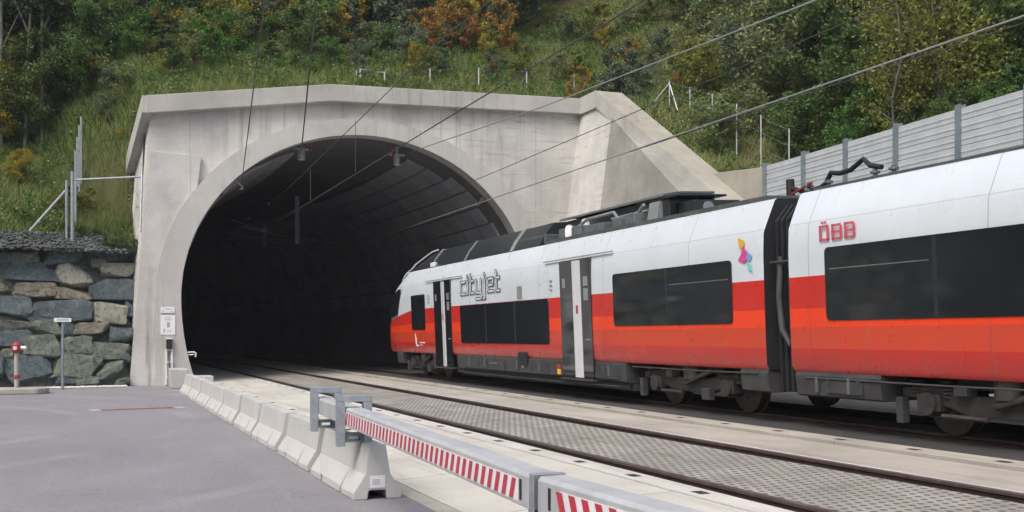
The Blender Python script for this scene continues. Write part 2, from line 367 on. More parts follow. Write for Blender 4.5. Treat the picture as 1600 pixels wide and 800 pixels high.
# ---------------------------------------------------------------- terrain
def sstep(a, b, x):
    t = min(1, max(0, (x-a)/(b-a))); return t*t*(3-2*t)
def v_rock(u): return 37.3+.2*(u-1.2)
def v_start(u): return v_rock(u)+.9 if u < 1.6 else 38.1
def captop(u): return 9.43+(u-1.7)*.1436 if u < 7.76 else 10.30+(u-7.76)*.027
def H(u, v, rough=True):
    zl = 4.42+.60*max(0, v-v_rock(min(u, 1.2))-1.0)
    zm = captop(max(1.7, min(u, 17.3)))-.12+.56*(v-38.3)
    if u > 17.9:
        s = 5.2 if v < 27.1 else (5.2+(v-27.1)*.575 if v < 35.9 else (10.26 if v < 37.9 else 10.26+.56*(v-37.9)))
        zm = s + .5*max(0, u-20.0)
        if v < 27.2: zm = max(zm, 5.2)
    a = 1.5-min(4.2, max(0, (v-39.9)*1.1)); t = sstep(a, 1.75, u)
    z = zl*(1-t)+zm*t
    if rough:
        g = noise.noise(Vector((u*.35, v*.35, 0)))*.35+noise.noise(Vector((u*1.1, v*1.1, 3)))*.12
        edge = min(1, max(0, (v-38.6)/2)) if u < 17.9 else min(1, max(0, (u-19.2)/2))
        z += g*edge
    return min(z, 48+noise.noise(Vector((u*.05, v*.05, 0)))*8)
def grid(us, vrows, fn):
    b = MB(); n = len(vrows(us[0]))
    for u in us:
        for v in vrows(u): b.v.append((u, v, fn(u, v)))
    for i in range(len(us)-1):
        for j in range(n-1):
            q = i*n+j; b.f.append((q, q+n, q+n+1, q+1)); b.m.append(0)
    return b
hb = MB()
def addg(b):
    i = len(hb.v); hb.v += b.v; hb.f += [tuple(i+k for k in f) for f in b.f]; hb.m += b.m
us = list(np.arange(-90, -14, 4))+list(np.arange(-14, 1, .5))+[1.0, 1.15, 1.3, 1.45, 1.59, 1.61, 1.75, 2.2]+list(np.arange(3, 17.9, .6))+[17.9]
addg(grid(us, lambda u: [v_start(u)+x for x in [0, .3, .7, 1.2, 1.8, 2.5, 3.3, 4.2, 5.2, 6.4, 7.7, 9, 10.5, 12, 14, 17, 21, 26, 33, 42, 55, 75, 110]], H))
us2 = [17.9, 18.3, 18.7, 19.3, 20, 21, 22, 23, 24.5, 26, 28, 30, 33, 37, 42, 50, 62, 80, 110]
addg(grid(us2, lambda u: list(np.arange(-60, 20, 5))+list(np.arange(20, 60, 1.2))+[64, 72, 85, 110, 148], H))
# left bank across the yard, seen in the train windows
def HL(u, v): return 4.2+(-14.5-u)*.6+noise.noise(Vector((u*.2, v*.2, 9)))*.6
addg(grid([-90, -60, -40, -30, -24, -20, -17, -15.2], lambda u: list(np.arange(-60, 34, 4))+[34.1], HL))
hs = hb.build('hillside', M['soil']); tag(hs, kind='structure')

# ---------------------------------------------------------------- ground: asphalt yard, slab track
b = MB()
b.quad((-400, -400, -.02), (400, -400, -.02), (400, 400, -.02), (-400, 400, -.02))
tag(b.build('ground', M['soil']), kind='structure')
def zslab(u):
    pts = [(2.95, 0.0), (4.1, .09), (5.15, .14), (5.6, .14), (7.1, .255), (9.05, .275), (9.7, .28), (16, .3)]
    for (a, za), (c, zc) in zip(pts, pts[1:]):
        if u <= c: return za+(zc-za)*(max(u, a)-a)/(c-a)
    return .3
b = MB()
b.box(-40, 2.95, -60, 37.45, -.3, 0.0); b.box(-40, 1.0, 37.45, 41, -.3, 0)
tag(b.build('road', M['asphalt']), kind='structure')
Y0, Y1 = -60, 150
b = MB()
def strip(u0, u1, y0, y1, m, dz=0, gap=.012, length=None, b=None, jitter=0, phase=0):
    # slabs lying side by side along the track
    y = y0+phase
    L = length or (y1-y0)
    while y < y1-1e-3:
        e = min(y1, y+L)
        a, c = zslab(u0)+dz, zslab(u1)+dz
        i = len(b.v)
        g = gap if length else 0
        b.v += [(u0+gap, y+g, a), (u1-gap, y+g, c), (u1-gap, e-g, c), (u0+gap, e-g, a),
                (u0+gap, y+g, a-.12), (u1-gap, y+g, c-.12), (u1-gap, e-g, c-.12), (u0+gap, e-g, a-.12)]
        for f in ((0, 1, 2, 3), (0, 4, 5, 1), (1, 5, 6, 2), (2, 6, 7, 3), (3, 7, 4, 0)):
            b.f.append(tuple(i+k for k in f)); b.m.append(m)
        y = e
strip(2.95, 3.13, -60, 36.8, 4, b=b, length=10, gap=.008)
strip(3.13, 4.1, -60, 150, 0, b=b, length=2.62, phase=.9)
strip(4.1, 5.14, -60, 150, 0, b=b, length=5.24, phase=.9, gap=.01)
strip(5.16, 5.50, -60, 150, 1, b=b, length=5.1, gap=.012)
strip(5.63, 6.33, -60, 150, 2, b=b, length=1.75, dz=.01, gap=.008)
strip(6.33, 7.00, -60, 150, 2, b=b, length=1.75, dz=.01, gap=.008)
strip(7.12, 7.52, -60, 150, 1, b=b, length=5.1)
strip(7.54, 8.78, -60, 150, 4, b=b, length=15, dz=-.035)
strip(8.80, 9.25, -60, 150, 4, b=b, length=5.1, dz=.0)
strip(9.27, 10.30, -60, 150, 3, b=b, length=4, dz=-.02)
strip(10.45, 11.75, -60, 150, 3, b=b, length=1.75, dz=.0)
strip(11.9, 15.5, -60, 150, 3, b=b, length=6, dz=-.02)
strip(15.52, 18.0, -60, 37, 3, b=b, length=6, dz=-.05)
i0 = len(b.v)
b.v += [(2.95, Y0, -.14), (5.2, Y0, 0.0), (9, Y0, .1), (18, Y0, .1), (2.95, Y1, -.14), (5.2, Y1, 0.0), (9, Y1, .1), (18, Y1, .1)]
for k in range(3): b.f.append((i0+k, i0+k+1, i0+k+5, i0+k+4)); b.m.append(5)
# small dark fixing pockets in the rail strips and lifting slots
for (u, st, wl) in ((5.33, 1.35, .035), (7.36, 1.35, .03), (9.02, 1.35, .03), (3.95, 2.62, .03)):
    y = -6
    while y < 60:
        zc = zslab(u)+.004; sl = (zslab(u+.1)-zslab(u-.1))/.2
        b.quad((u-wl*1.6, y-.09, zc-sl*wl*1.6), (u+wl*1.6, y-.09, zc+sl*wl*1.6), (u+wl*1.6, y+.09, zc+sl*wl*1.6), (u-wl*1.6, y+.09, zc-sl*wl*1.6), 5)
        y += st
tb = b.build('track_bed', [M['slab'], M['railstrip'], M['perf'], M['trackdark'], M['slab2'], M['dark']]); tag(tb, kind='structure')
# rails
RAILP = [(-.07, -.14), (.07, -.14), (.07, -.125), (.012, -.10), (.012, -.045), (.036, -.03), (.036, -.004), (.03, 0), (-.03, 0), (-.036, -.004), (-.036, -.03), (-.012, -.045), (-.012, -.10), (-.07, -.125)]
rails = [(5.565, EYE-1.40, 'near rail of the empty track beside the steel beam'), (7.06, EYE-1.275, 'far rail of the empty track, next to the train'),
         (10.375, .335, 'near rail under the train wheels'), (11.83, .40, 'hidden far rail under the train')]
for u, z, l in rails:
    b = MB(); n0 = 0
    b.prism([(u+p[0], z+p[1]) for p in RAILP], -60, 150, 1, 0)
    b.m[7] = 1; b.m[6] = 1; b.m[8] = 1
    o = b.build('rail', [M['rail'], M['railtop']]); tag(o, 'brown steel '+l, 'rail', 'running rails')

# ---------------------------------------------------------------- tunnel portal
UC, ZC, VP = 9.0, 2.9, 37.5
def arch(rx, rt, n=56, rb=None):
    # from left foot over the crown to the right foot
    pts = []
    rb = rb or rx*1.24
    tb_ = math.asin(min(1, ZC/rb))
    for k in range(7):
        t = -tb_+tb_*k/7; pts.append((UC-rx*math.cos(t), ZC+rb*math.sin(t)))
    for k in range(n+1):
        t = math.pi*k/n; pts.append((UC-rx*math.cos(t), ZC+rt*math.sin(t)))
    for k in range(1, 8):
        t = -tb_*k/7; pts.append((UC+rx*math.cos(t), ZC+rb*math.sin(t)))
    return pts
INN = arch(6.2, 5.72, rb=7.4)
OUT = [(min(max(UC-7.0, p[0]), UC+7.0), p[1]) for p in arch(7.0, 6.28, rb=60)]
portal = thing('tunnel_portal', (9, 37.5, 0), 'pale concrete railway tunnel portal with round arch, parapet and stepped wing wall', 'tunnel')
def P(o): o.location = (-9, -37.5, 0); return o
def CH(name, b, m, **k): o = b.build(name, m, portal, **k); P(o); return o
# wall face round the arch
def topz(u): return 9.35+(u-1.8)*.155 if u < 7.76 else 10.2+(u-7.76)*.031
outer = [(1.25, 0)]+[(1.25+.6*t, 7.6*t) for t in (.25, .5, .75, 1)]+[(1.85, 8.5)]+[(1.82, topz(1.82))]+[(u, topz(u)) for u in np.linspace(3, 18.3, 16)]+[(18.4, 10.4)]+[(18.4, 10.4*(1-t)) for t in (.2, .4, .6, .8, 1)]
def resample(poly, n):
    L = [0]
    for a, c in zip(poly, poly[1:]): L.append(L[-1]+math.dist(a, c))
    out = []
    for k in range(n):
        t = L[-1]*k/(n-1); j = max(i for i in range(len(L)) if L[i] <= t+1e-9); j = min(j, len(poly)-2)
        f = (t-L[j])/(L[j+1]-L[j]); out.append((poly[j][0]+(poly[j+1][0]-poly[j][0])*f, poly[j][1]+(poly[j+1][1]-poly[j][1])*f))
    return out
def ring(b, A, B, v0, v1, m=0, ms=None):
    n = len(A)
    for k in range(n-1):
        a0, a1, c0, c1 = A[k], A[k+1], B[k], B[k+1]
        b.quad((a0[0], v0, a0[1]), (a1[0], v0, a1[1]), (c1[0], v0, c1[1]), (c0[0], v0, c0[1]), m)
        b.quad((a0[0], v1, a0[1]), (c0[0], v1, c0[1]), (c1[0], v1, c1[1]), (a1[0], v1, a1[1]), m)
        b.quad((a0[0], v0, a0[1]), (a0[0], v1, a0[1]), (a1[0], v1, a1[1]), (a1[0], v0, a1[1]), m)
        b.quad((c0[0], v0, c0[1]), (c1[0], v0, c1[1]), (c1[0], v1, c1[1]), (c0[0], v1, c0[1]), m)
MID = arch(6.6, 6.0, rb=40)
OO = resample(outer, 300); 
# angular matching of wall outline with arch
def angmatch(A, poly):
    out = []
    for (x, z) in A:
        dx, dz = x-UC, z-ZC; 
        best = None
        for (p, q) in zip(poly, poly[1:]):
            ex, ez = q[0]-p[0], q[1]-p[1]; det = dx*(-ez)+dz*ex
            if abs(det) < 1e-9: continue
            rx, rz = p[0]-UC, p[1]-ZC
            t = (rx*(-ez)+rz*ex)/det; s_ = (dx*rz-dz*rx)/det
            if t > 0 and -1e-6 <= s_ <= 1+1e-6 and (best is None or t > best): best = t
        out.append((UC+dx*best, ZC+dz*best) if best else (x, z))
    return out
A = MID; Bp = angmatch(A, outer)
Bp[0] = (1.25, 0); Bp[-1] = (18.4, 0)
b = MB(); ring(b, A, Bp, VP, VP+1.0)
CH('portal_wall', b, M['portal'])
b = MB(); ring(b, INN, OUT, VP-.3, VP+.35)
CH('arch_collar', b, M['collar'])
# raised slab left of the arch
b = MB()
leftarc = [p for p in OUT if p[0] < 3.5 and p[1] < 7.7]
pl = [(1.2, 0), (1.82, 7.66), (3.45, 7.58)]
rp = sorted([(max(p[0]+.03, 2.03), p[1]) for p in leftarc], key=lambda p: -p[1])
b.prism(pl+[(p[0], min(p[1], 7.5)) for p in rp]+[(2.03, 0)], VP-.19, VP-.002, 1)
CH('left_pier', b, M['portal'], bevel=.02)
# parapet cap
b = MB()
cu = [1.70, 4.0, 7.76, 11, 14, 17.35]
tz = lambda u: (9.43+(u-1.7)*(10.30-9.43)/6.06) if u < 7.76 else 10.30+(u-7.76)*.027
for u0, u1 in zip(cu, cu[1:]):
    z0, z1 = tz(u0), tz(u1); t = .58
    i = len(b.v)
    for (u, z) in ((u0, z0), (u1, z1)):
        b.v += [(u, VP-.32, z-t), (u, VP-.32, z), (u, VP+.75, z), (u, VP+.75, z-t)]
    for f in ((0, 4, 5, 1), (1, 5, 6, 2), (0, 3, 7, 4), (3, 2, 6, 7)): b.f.append(tuple(i+k for k in f)); b.m.append(1 if f == (1, 5, 6, 2) else 0)
    if u1 == cu[-1]: b.f.append((i+4, i+7, i+6, i+5)); b.m.append(0)
    if u0 == cu[0]: b.f.append((i, i+1, i+2, i+3)); b.m.append(0)
# left return of the cap, stepping down the slope
i = len(b.v)
for (u, v, z) in ((1.70, VP-.305, 9.427), (1.30, 40.1, 7.9)):
    b.v += [(u-.12, v, z-.6), (u-.12, v, z), (u+.75, v, z), (u+.75, v, z-.6)] if v > 38 else [(u-.12, v, z-.57), (u-.12, v, z), (u+.15, v, z), (u+.15, v, z-.57)]
for f in ((0, 4, 5, 1), (1, 5, 6, 2), (0, 3, 7, 4), (4, 7, 6, 5), (0, 1, 2, 3)): b.f.append(tuple(i+k for k in f)); b.m.append(1 if f == (1, 5, 6, 2) else 0)
CH('parapet_cap', b, [M['cap'], M['captop']], bevel=.02)
# left return wall
b = MB(); i = len(b.v)
b.v += [(1.25, VP+.02, 0), (1.85, VP+.02, 8.85), (2.3, VP+.02, 8.85), (2.3, VP+.02, 0), (.95, 40, 0), (1.48, 40, 7.35), (2.0, 40, 7.35), (2.0, 40, 0)]
for f in ((0, 1, 5, 4), (1, 2, 6, 5), (2, 3, 7, 6), (4, 5, 6, 7), (0, 3, 2, 1)): b.f.append(tuple(i+k for k in f)); b.m.append(0)
CH('left_return_wall', b, M['portal'])
# right wing wall: battered inner face, sloping top
vA, vB, vC = 37.5, 36.4, 27.0
def wz(v): return 10.58-(35.9-v)*.584 if v < 35.9 else 10.58
def wu(z, v): return 15.95+(z/10.0)*1.36-(.0 if v > 34.9 else min(.35, (34.9-v)*.05)*(z/10))
b = MB()
vv = [37.5, 36.75, 35.9, 34.6, 33, 31, 29, 27]
for a, c in zip(vv, vv[1:]):
    m = 0 if a > 35.4 else 1
    zs = 8
    for k in range(zs):
        q = []
        for (v, kk) in ((a, k), (a, k+1), (c, k+1), (c, k)):
            z = (wz(v)-.45)*kk/zs; q.append((wu(z, v), v, z))
        b.quad(*q, m)
    za, zc = wz(a)-.45, wz(c)-.45
    b.quad((wu(za, a), a, za), (18.15, a, za), (18.15, c, zc), (wu(zc, c), c, zc), m)
b.quad((16, 27, 0), (18.15, 27, 0), (18.15, 27, wz(27)-.45), (wu(5, 27), 27, wz(27)-.45), 1)
CH('right_wing_wall', b, [M['portal'], M['wetwall']])
b = MB(); pts = [37.2, 35.9, 34.0, 32, 29.7, 27.3, 26.6]
for a, c in zip(pts, pts[1:]):
    za, zc = wz(a), wz(c); ua, uc = 17.22, 17.22
    i = len(b.v); ow = lambda v: 18.28
    for (v, z) in ((a, za), (c, zc)):
        b.v += [(17.2, v, z-.62), (17.2, v, z), (ow(v), v, z), (ow(v), v, z-.62)]
    for f in ((0, 4, 5, 1), (1, 5, 6, 2), (0, 3, 7, 4), (3, 2, 6, 7), (4, 7, 6, 5), (0, 1, 2, 3)): b.f.append(tuple(i+k for k in f)); b.m.append(1 if f == (1, 5, 6, 2) else 0)
CH('wing_wall_cap', b, [M['cap'], M['captop']])
# tunnel lining bending gently left
def bend(y): return 0 if y < 42 else -.0042*(y-42)**2
b = MB(); ys = [VP-.28, 38.2, 40, 42, 45, 49, 54, 60, 67, 75, 85, 97, 110, 125, 140]
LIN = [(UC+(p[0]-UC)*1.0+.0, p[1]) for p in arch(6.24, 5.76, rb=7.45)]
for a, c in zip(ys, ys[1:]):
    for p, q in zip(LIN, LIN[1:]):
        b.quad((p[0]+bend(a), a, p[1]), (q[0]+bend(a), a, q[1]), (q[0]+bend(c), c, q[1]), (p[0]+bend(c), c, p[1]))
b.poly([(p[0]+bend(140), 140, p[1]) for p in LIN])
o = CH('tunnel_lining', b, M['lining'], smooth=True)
# sound absorbing panels on both haunches of the bore
M['absorb'] = mat('absorber_panel', (.36, .37, .40), (.26, .27, .295), sc=.8, rough=.9)
for side in (1, -1):
    b = MB()
    for r_ in range(9):
        t0 = R(2+r_*7.6); t1 = R(2+(r_+1)*7.6-.5)
        start = 38.0+[0, 0, .0, .5, .9, .5, .5, 1.3, 1.3][r_]+.25
        for cidx in range(26):
            y0 = 38.3+cidx*2.0+(.0 if r_ < 3 else .0); y1 = y0+1.96
            y0 = max(y0, start)
            if y1-y0 < .3: continue
            def q(t, y, r): return (UC+bend(y)+side*(6.24-r)*math.cos(t), y, ZC+(5.76-r)*math.sin(t))
            b.quad(q(t0, y0, .12), q(t1, y0, .12), q(t1, y1, .12), q(t0, y1, .12))
            b.quad(q(t0, y0, .02), q(t1, y0, .02), q(t1, y0, .12), q(t0, y0, .12))
            b.quad(q(t0, y0, .02), q(t0, y0, .12), q(t0, y1, .12), q(t0, y1, .02))
            b.quad(q(t1, y0, .12), q(t1, y0, .02), q(t1, y1, .02), q(t1, y1, .12))
    CH('absorber_panels', b, M['absorb'])
# small portal furniture
def board(name, px0, py0, px1, py1, v, m, label, cat, marks, depth=.025):
    a = at_v(px0, py1, v); c = at_v(px1, py0, v)
    o = thing(name, (a.x, v, a.z), label, cat)
    w, h = c.x-a.x, c.z-a.z
    bx('plate', m, o, 0, w, -depth, 0, 0, h, bevel=.006)
    b = MB()
    for (x0, x1, z0, z1) in marks: b.box(x0*w, x1*w, -depth-.004, -depth+.001, z0*h, z1*h)
    b.build('print', M['sgn'], o); return o
M['sgn'] = mat('sign_print', (.38, .39, .42), rough=.6)
board('notice_board', 251, 480, 273, 489, VP-.3, M['white'], 'small white plate at top of the two notices on the portal leg', 'sign', [(.3, .75, .62, .74), (.12, .22, .2, .45), (.72, .85, .2, .3)])
board('notice_board', 251, 493, 274, 523, VP-.3, M['white'], 'tall white notice sheet below the small plate on the portal leg', 'sign',
      [(.25, .75, .86, .89), (.3, .72, .76, .79), (.42, .62, .38, .66), (.18, .28, .12, .32), (.4, .8, .22, .24), (.4, .7, .15, .17)])
p0 = at_v(264, 603, VP-.3)
pc = thing('emergency_phone', (p0.x, VP-.3, 0), 'black phone box on white cable duct at foot of the portal leg', 'phone box')
zb0, zb1 = at_v(264, 545, VP-.3).z, at_v(264, 530, VP-.3).z
bx('box', M['rubber'], pc, -.09, .09, -.16, 0, zb0, zb1, bevel=.015)
bx('hood', M['white'], pc, -.1, .1, -.18, 0, zb1+.003, zb1+.04)
b = MB()
b.box(-.12, -.06, -.06, 0, 0.03, zb0-.003); b.box(.06, .12, -.06, 0, .03, zb0-.003)
for z in (.25, .75, 1.15): b.box(-.13, .13, -.075, -.062, z, z+.04)
b.build('cable_duct', M['white'], pc)
b = MB(); b.tube([(0, -.05, zb0), (.0, -.06, .85), (.02, -.09, .6), (.12, -.12, .45), (.3, -.12, .42), (.5, -.1, .42)], .014, 6); b.build('cable', M['rubber'], pc, smooth=True)
q = at_v(292, 551, VP-.2)
lb = thing('wall_bracket', (q.x, VP-.2, q.z), 'small white steel hook bracket sticking out from the arch leg', 'bracket')
b = MB(); b.tube([(-.15, 0, .0), (.22, -.05, .02), (.28, -.05, -.02), (.27, -.05, -.14)], .028, 6); b.tube([(-.15, 0, -.09), (.22, -.05, -.06)], .02, 6); b.build('hook', M['white'], lb, smooth=True)
# concrete plinth beside the last barrier
q = at_z(287, 590, .0)
b = MB(); b.box(2.35, 2.85, 35.0, 36.4, 0, .6); b.box(2.9, 3.6, 34.9, 35.7, 0, .38)
tag(b.build('concrete_plinth', M['barrier'], bevel=.03), 'low beige concrete plinth behind the farthest barrier at the arch foot', 'plinth')

# ---------------------------------------------------------------- boulder walls
def boulder(w, h, d, seed, mat_, name='boulder'):
    r_ = random.Random(seed); off = Vector((seed*3.1, seed*1.7, seed*.9))
    bm = bmesh.new()
    for k in range(26):
        p = Vector((r_.gauss(0, 1), r_.gauss(0, 1), r_.gauss(0, 1))).normalized()
        q = Vector([math.copysign(abs(c)**.42, c) for c in p])
        q.y = max(q.y, -.62-r_.random()*.12)
        bm.verts.new(q*.97)
    res = bmesh.ops.convex_hull(bm, input=bm.verts)
    bmesh.ops.delete(bm, geom=[g_ for g_ in res['geom_interior'] if isinstance(g_, bmesh.types.BMVert)], context='VERTS')
    bmesh.ops.bevel(bm, geom=list(bm.edges), offset=.11, segments=2, affect='EDGES', clamp_overlap=True)
    bmesh.ops.triangulate(bm, faces=bm.faces)
    for _ in range(2): bmesh.ops.subdivide_edges(bm, edges=[e for e in bm.edges if e.calc_length() > .16], cuts=1, use_grid_fill=True)
    bmesh.ops.triangulate(bm, faces=bm.faces)
    for v in bm.verts:
        p = v.co.copy()
        p = Vector([max(-1.02, min(1.02, c)) for c in p])
        q = p*(1+noise.noise(p*1.6+off)*.10+noise.noise(p*4+off)*.06+(abs(noise.noise(p*9+off))-.2)*.06)
        v.co = Vector((q.x*w/2, q.y*d/2, q.z*h/2))
    for f in bm.faces: f.smooth = True
    bmesh.ops.recalc_face_normals(bm, faces=bm.faces)
    me = bpy.data.meshes.new(name); bm.to_mesh(me); bm.free(); me.materials.append(mat_)
    me.set_sharp_from_angle(angle=R(20))
    o = bpy.data.objects.new(name, me); col.objects.link(o); return o
bw = thing('boulder_wall', (-4, v_rock(-4), 0), 'dry wall of big blue grey and tan boulders left of the portal', 'boulder wall')
def bplane(px, py):
    d = ray(px, py); 
    # v = 37.15 + .2(u-1.2) + .36 z
    # v-.2u-.36(z) = 36.91
    t = (36.91+.36*EYE)/(d.y-.2*d.x-.36*d.z); return Vector((d.x*t, d.y*t, EYE+d.z*t))
rocks = [(20, 140, 60, 55, 0), (100, 140, 140, 55, 1), (285, 125, 200, 88, 0), (520, 115, 280, 90, 0), (650, 118, 60, 70, 0), (130, 210, 260, 100, 0), (360, 220, 170, 112, 3), (575, 195, 175, 72, 3), (15, 280, 60, 50, 2),
         (165, 297, 190, 74, 2), (345, 315, 180, 62, 2), (540, 292, 230, 108, 0), (60, 370, 160, 104, 0), (285, 397, 300, 102, 0), (520, 405, 175, 106, 3), (625, 385, 60, 84, 0), (65, 462, 145, 60, 1),
         (215, 480, 150, 76, 1), (318, 482, 60, 70, 0), (435, 487, 165, 72, 2), (578, 507, 112, 76, 0), (65, 531, 155, 80, 0), (190, 565, 180, 104, 1), (365, 563, 140, 94, 1), (522, 583, 188, 86, 1), (25, 602, 60, 46, 1),
         (110, 680, 215, 130, 0), (345, 662, 250, 116, 1), (540, 686, 138, 98, 1), (315, 732, 105, 42, 0), (415, 734, 105, 42, 1), (-60, 660, 130, 120, 0), (600, 620, 50, 60, 0), (590, 740, 70, 40, 1), (470, 170, 70, 44, 2), (455, 640, 60, 44, 0), (410, 250, 60, 40, 0)]
for k, (zx, zy, w, h, c) in enumerate(rocks):
    p = bplane(zx/3.078, 360+zy/3.078); sc = (Vector((p.x, p.y, 0)).length)/F/3.078*1.0
    o = boulder(w*sc*1.05, h*sc*1.06, 1.0, k+61, M['rk%d' % c])
    o.parent = bw; o.location = p-bw.location+Vector((0, .30+random.uniform(-.06, .1), 0)); o.rotation_euler = (R(random.uniform(-18, -6)), R(random.uniform(-6, 6)), R(random.uniform(-6, 8))+.15)
kk = 100; z = .3
for row in range(7):
    u = -5.6-random.random()*.6; h = .62
    while u > -12.5:
        w = random.uniform(.8, 1.7)
        o = boulder(w*1.05, h*1.15, .9, kk, M['rk%d' % random.choice([0, 0, 1, 1, 2, 3])]); kk += 1
        uu = u-w/2; zz = .3+row*h; o.parent = bw
        o.location = Vector((uu, 36.91+.2*uu+.36*zz+.2, zz))-bw.location; o.rotation_euler = (R(-12), R(random.uniform(-6, 6)), .2); u -= w
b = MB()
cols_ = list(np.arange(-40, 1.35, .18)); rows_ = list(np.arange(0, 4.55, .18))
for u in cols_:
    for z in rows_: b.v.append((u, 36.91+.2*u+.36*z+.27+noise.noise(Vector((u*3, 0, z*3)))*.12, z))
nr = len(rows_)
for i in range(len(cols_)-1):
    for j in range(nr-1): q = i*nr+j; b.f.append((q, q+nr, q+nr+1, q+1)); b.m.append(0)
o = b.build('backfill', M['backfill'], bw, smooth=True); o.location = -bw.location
# gravel crest on top of the wall
b = MB()
for k in range(5200):
    u = random.uniform(-13, 1.2); t = random.random()**.8; v = v_rock(u)+.75+t*1.1; z = H(u, v, False)+random.uniform(-.02, .10)-(.05 if t < .15 else 0)
    r_ = random.uniform(.035, .10); i = len(b.v)
    c = Vector((u, v, z))
    for dx, dy, dz in ((1, 0, 0), (-1, 0, 0), (0, 1, 0), (0, -1, 0), (0, 0, 1), (0, 0, -1)):
        b.v.append((c.x+dx*r_*random.uniform(.6, 1.3), c.y+dy*r_*random.uniform(.6, 1.3), c.z+dz*r_*random.uniform(.4, .9)))
    for f in ((0, 2, 4), (2, 1, 4), (1, 3, 4), (3, 0, 4), (2, 0, 5), (1, 2, 5), (3, 1, 5), (0, 3, 5)): b.f.append(tuple(i+x for x in f)); b.m.append(0)
for k in range(2600):
    u = random.uniform(-.9, 1.45); t = random.random(); v = v_start(u)+t*2.3; z = H(u, v)+.02
    r_ = random.uniform(.03, .09); i = len(b.v); c = Vector((u, v, z))
    for dx, dy, dz in ((1, 0, 0), (-1, 0, 0), (0, 1, 0), (0, -1, 0), (0, 0, 1), (0, 0, -1)):
        b.v.append((c.x+dx*r_*random.uniform(.6, 1.3), c.y+dy*r_*random.uniform(.6, 1.3), c.z+dz*r_*random.uniform(.4, .9)))
    for f in ((0, 2, 4), (2, 1, 4), (1, 3, 4), (3, 0, 4), (2, 0, 5), (1, 2, 5), (3, 1, 5), (0, 3, 5)): b.f.append(tuple(i+x for x in f)); b.m.append(0)
tag(b.build('gravel', M['gravel']), 'loose dark grey gravel along top of the boulder wall', 'gravel', kind='stuff')
b = MB()
for k in range(1500):
    u = random.uniform(-2.6, 1.1); v = v_rock(u)-.42+random.uniform(-.18, .2); r_ = random.uniform(.025, .06); i = len(b.v); c = Vector((u, v, .02))
    for dx, dy, dz in ((1, 0, 0), (-1, 0, 0), (0, 1, 0), (0, -1, 0), (0, 0, 1), (0, 0, -1)):
        b.v.append((c.x+dx*r_*random.uniform(.6, 1.3), c.y+dy*r_*random.uniform(.6, 1.3), c.z+dz*r_*random.uniform(.4, .9)))
    for f in ((0, 2, 4), (2, 1, 4), (1, 3, 4), (3, 0, 4), (2, 0, 5), (1, 2, 5), (3, 1, 5), (0, 3, 5)): b.f.append(tuple(i+x for x in f)); b.m.append(0)
tag(b.build('white_pebbles', M['pebble']), 'white pebbles along foot of the boulder wall', 'gravel', kind='stuff')
# second boulder wall across the yard (mirrored in the train windows)
bw2 = thing('boulder_wall', (-15, 0, 0), 'long boulder retaining wall on the far left side of the yard', 'boulder wall')
protos = [boulder(1.5, .84, .9, 300+k, M[['rk3', 'rk1', 'rk3', 'rk2'][k]], 'boulder') for k in range(4)]
first = True; cnt = 0
for row in range(5):
    y = -14+random.random()
    while y < 31 and cnt < 98:
        w = random.uniform(1.4, 3.1); src = protos[random.randrange(4)]
        if cnt < 4: o = protos[cnt]
        else: o = src.copy(); col.objects.link(o)
        o.parent = bw2; o.location = (-.25*row*.35, y+w/2, .4+row*.86); o.rotation_euler = (0, R(-8), R(90)+random.uniform(-.1, .1)); o.scale = (w/1.5, 1, 1.12); y += w; cnt += 1
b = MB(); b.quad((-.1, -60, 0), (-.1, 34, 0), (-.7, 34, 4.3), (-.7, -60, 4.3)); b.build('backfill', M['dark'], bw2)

# ---------------------------------------------------------------- noise barrier
nb = thing('noise_barrier', (18, 27, 0), 'long grey boarded noise barrier with steel posts behind the train', 'noise barrier')
postv = [26.25, 24.45, 22.7, 20.85, 18.85, 16.95, 15.0, 13.0, 11, 9, 7, 5, 3, 1]
def nbt(v): return 6.45+(26.3-v)*.026
NU = 18.0
b = MB(); b.box(NU-.3-18, NU+.3-18, -30-27, 26.3-27, 0, 4.4); b.build('retaining_wall', M['wetwall'], nb)
for j in range(len(postv)):
    v = postv[j]; w = .085
    b = MB(); b.box(NU-.12-18, NU-.105-18, v-w-27, v+w-27, 4.4, nbt(v)+.09); b.box(NU+.02-18, NU+.035-18, v-w-27, v+w-27, 4.4, nbt(v)+.09); b.box(NU-.1045-18, NU+.0195-18, v-.012-27, v+.012-27, 4.4, nbt(v)+.085)
    b.build('post', M['post'], nb)
    if j+1 < len(postv):
        v2 = postv[j+1]; b = MB(); nbd = 8
        for k in range(nbd):
            h0 = 4.42; 
            za = [h0+(nbt(v)-h0)*k/nbd, h0+(nbt(v)-h0)*(k+1)/nbd]; zb = [h0+(nbt(v2)-h0)*k/nbd, h0+(nbt(v2)-h0)*(k+1)/nbd]
            y0, y1 = v-.03-27, v2+.03-27
            i = len(b.v)
            for (xx) in (-.085, .0):
                g = .007
                b.v += [(xx, y0, za[0]+g), (xx, y1, zb[0]+g), (xx, y1, zb[1]-g), (xx, y0, za[1]-g)]
            for f in ((0, 1, 2, 3), (4, 7, 6, 5), (2, 6, 7, 3), (0, 4, 5, 1)): b.f.append(tuple(i+x for x in f)); b.m.append(0)
            # rib in the board's middle
            zm0, zm1 = (za[0]+za[1])/2, (zb[0]+zb[1])/2
            i = len(b.v); b.v += [(-.085, y0, zm0-.05), (-.085, y1, zm1-.05), (-.098, y1, zm1), (-.098, y0, zm0), (-.085, y1, zm1+.012), (-.085, y0, zm0+.012)]
            b.f.append((i, i+1, i+2, i+3)); b.m.append(0); b.f.append((i+3, i+2, i+4, i+5)); b.m.append(0)
        b.build('panel', M['noisewall'], nb)
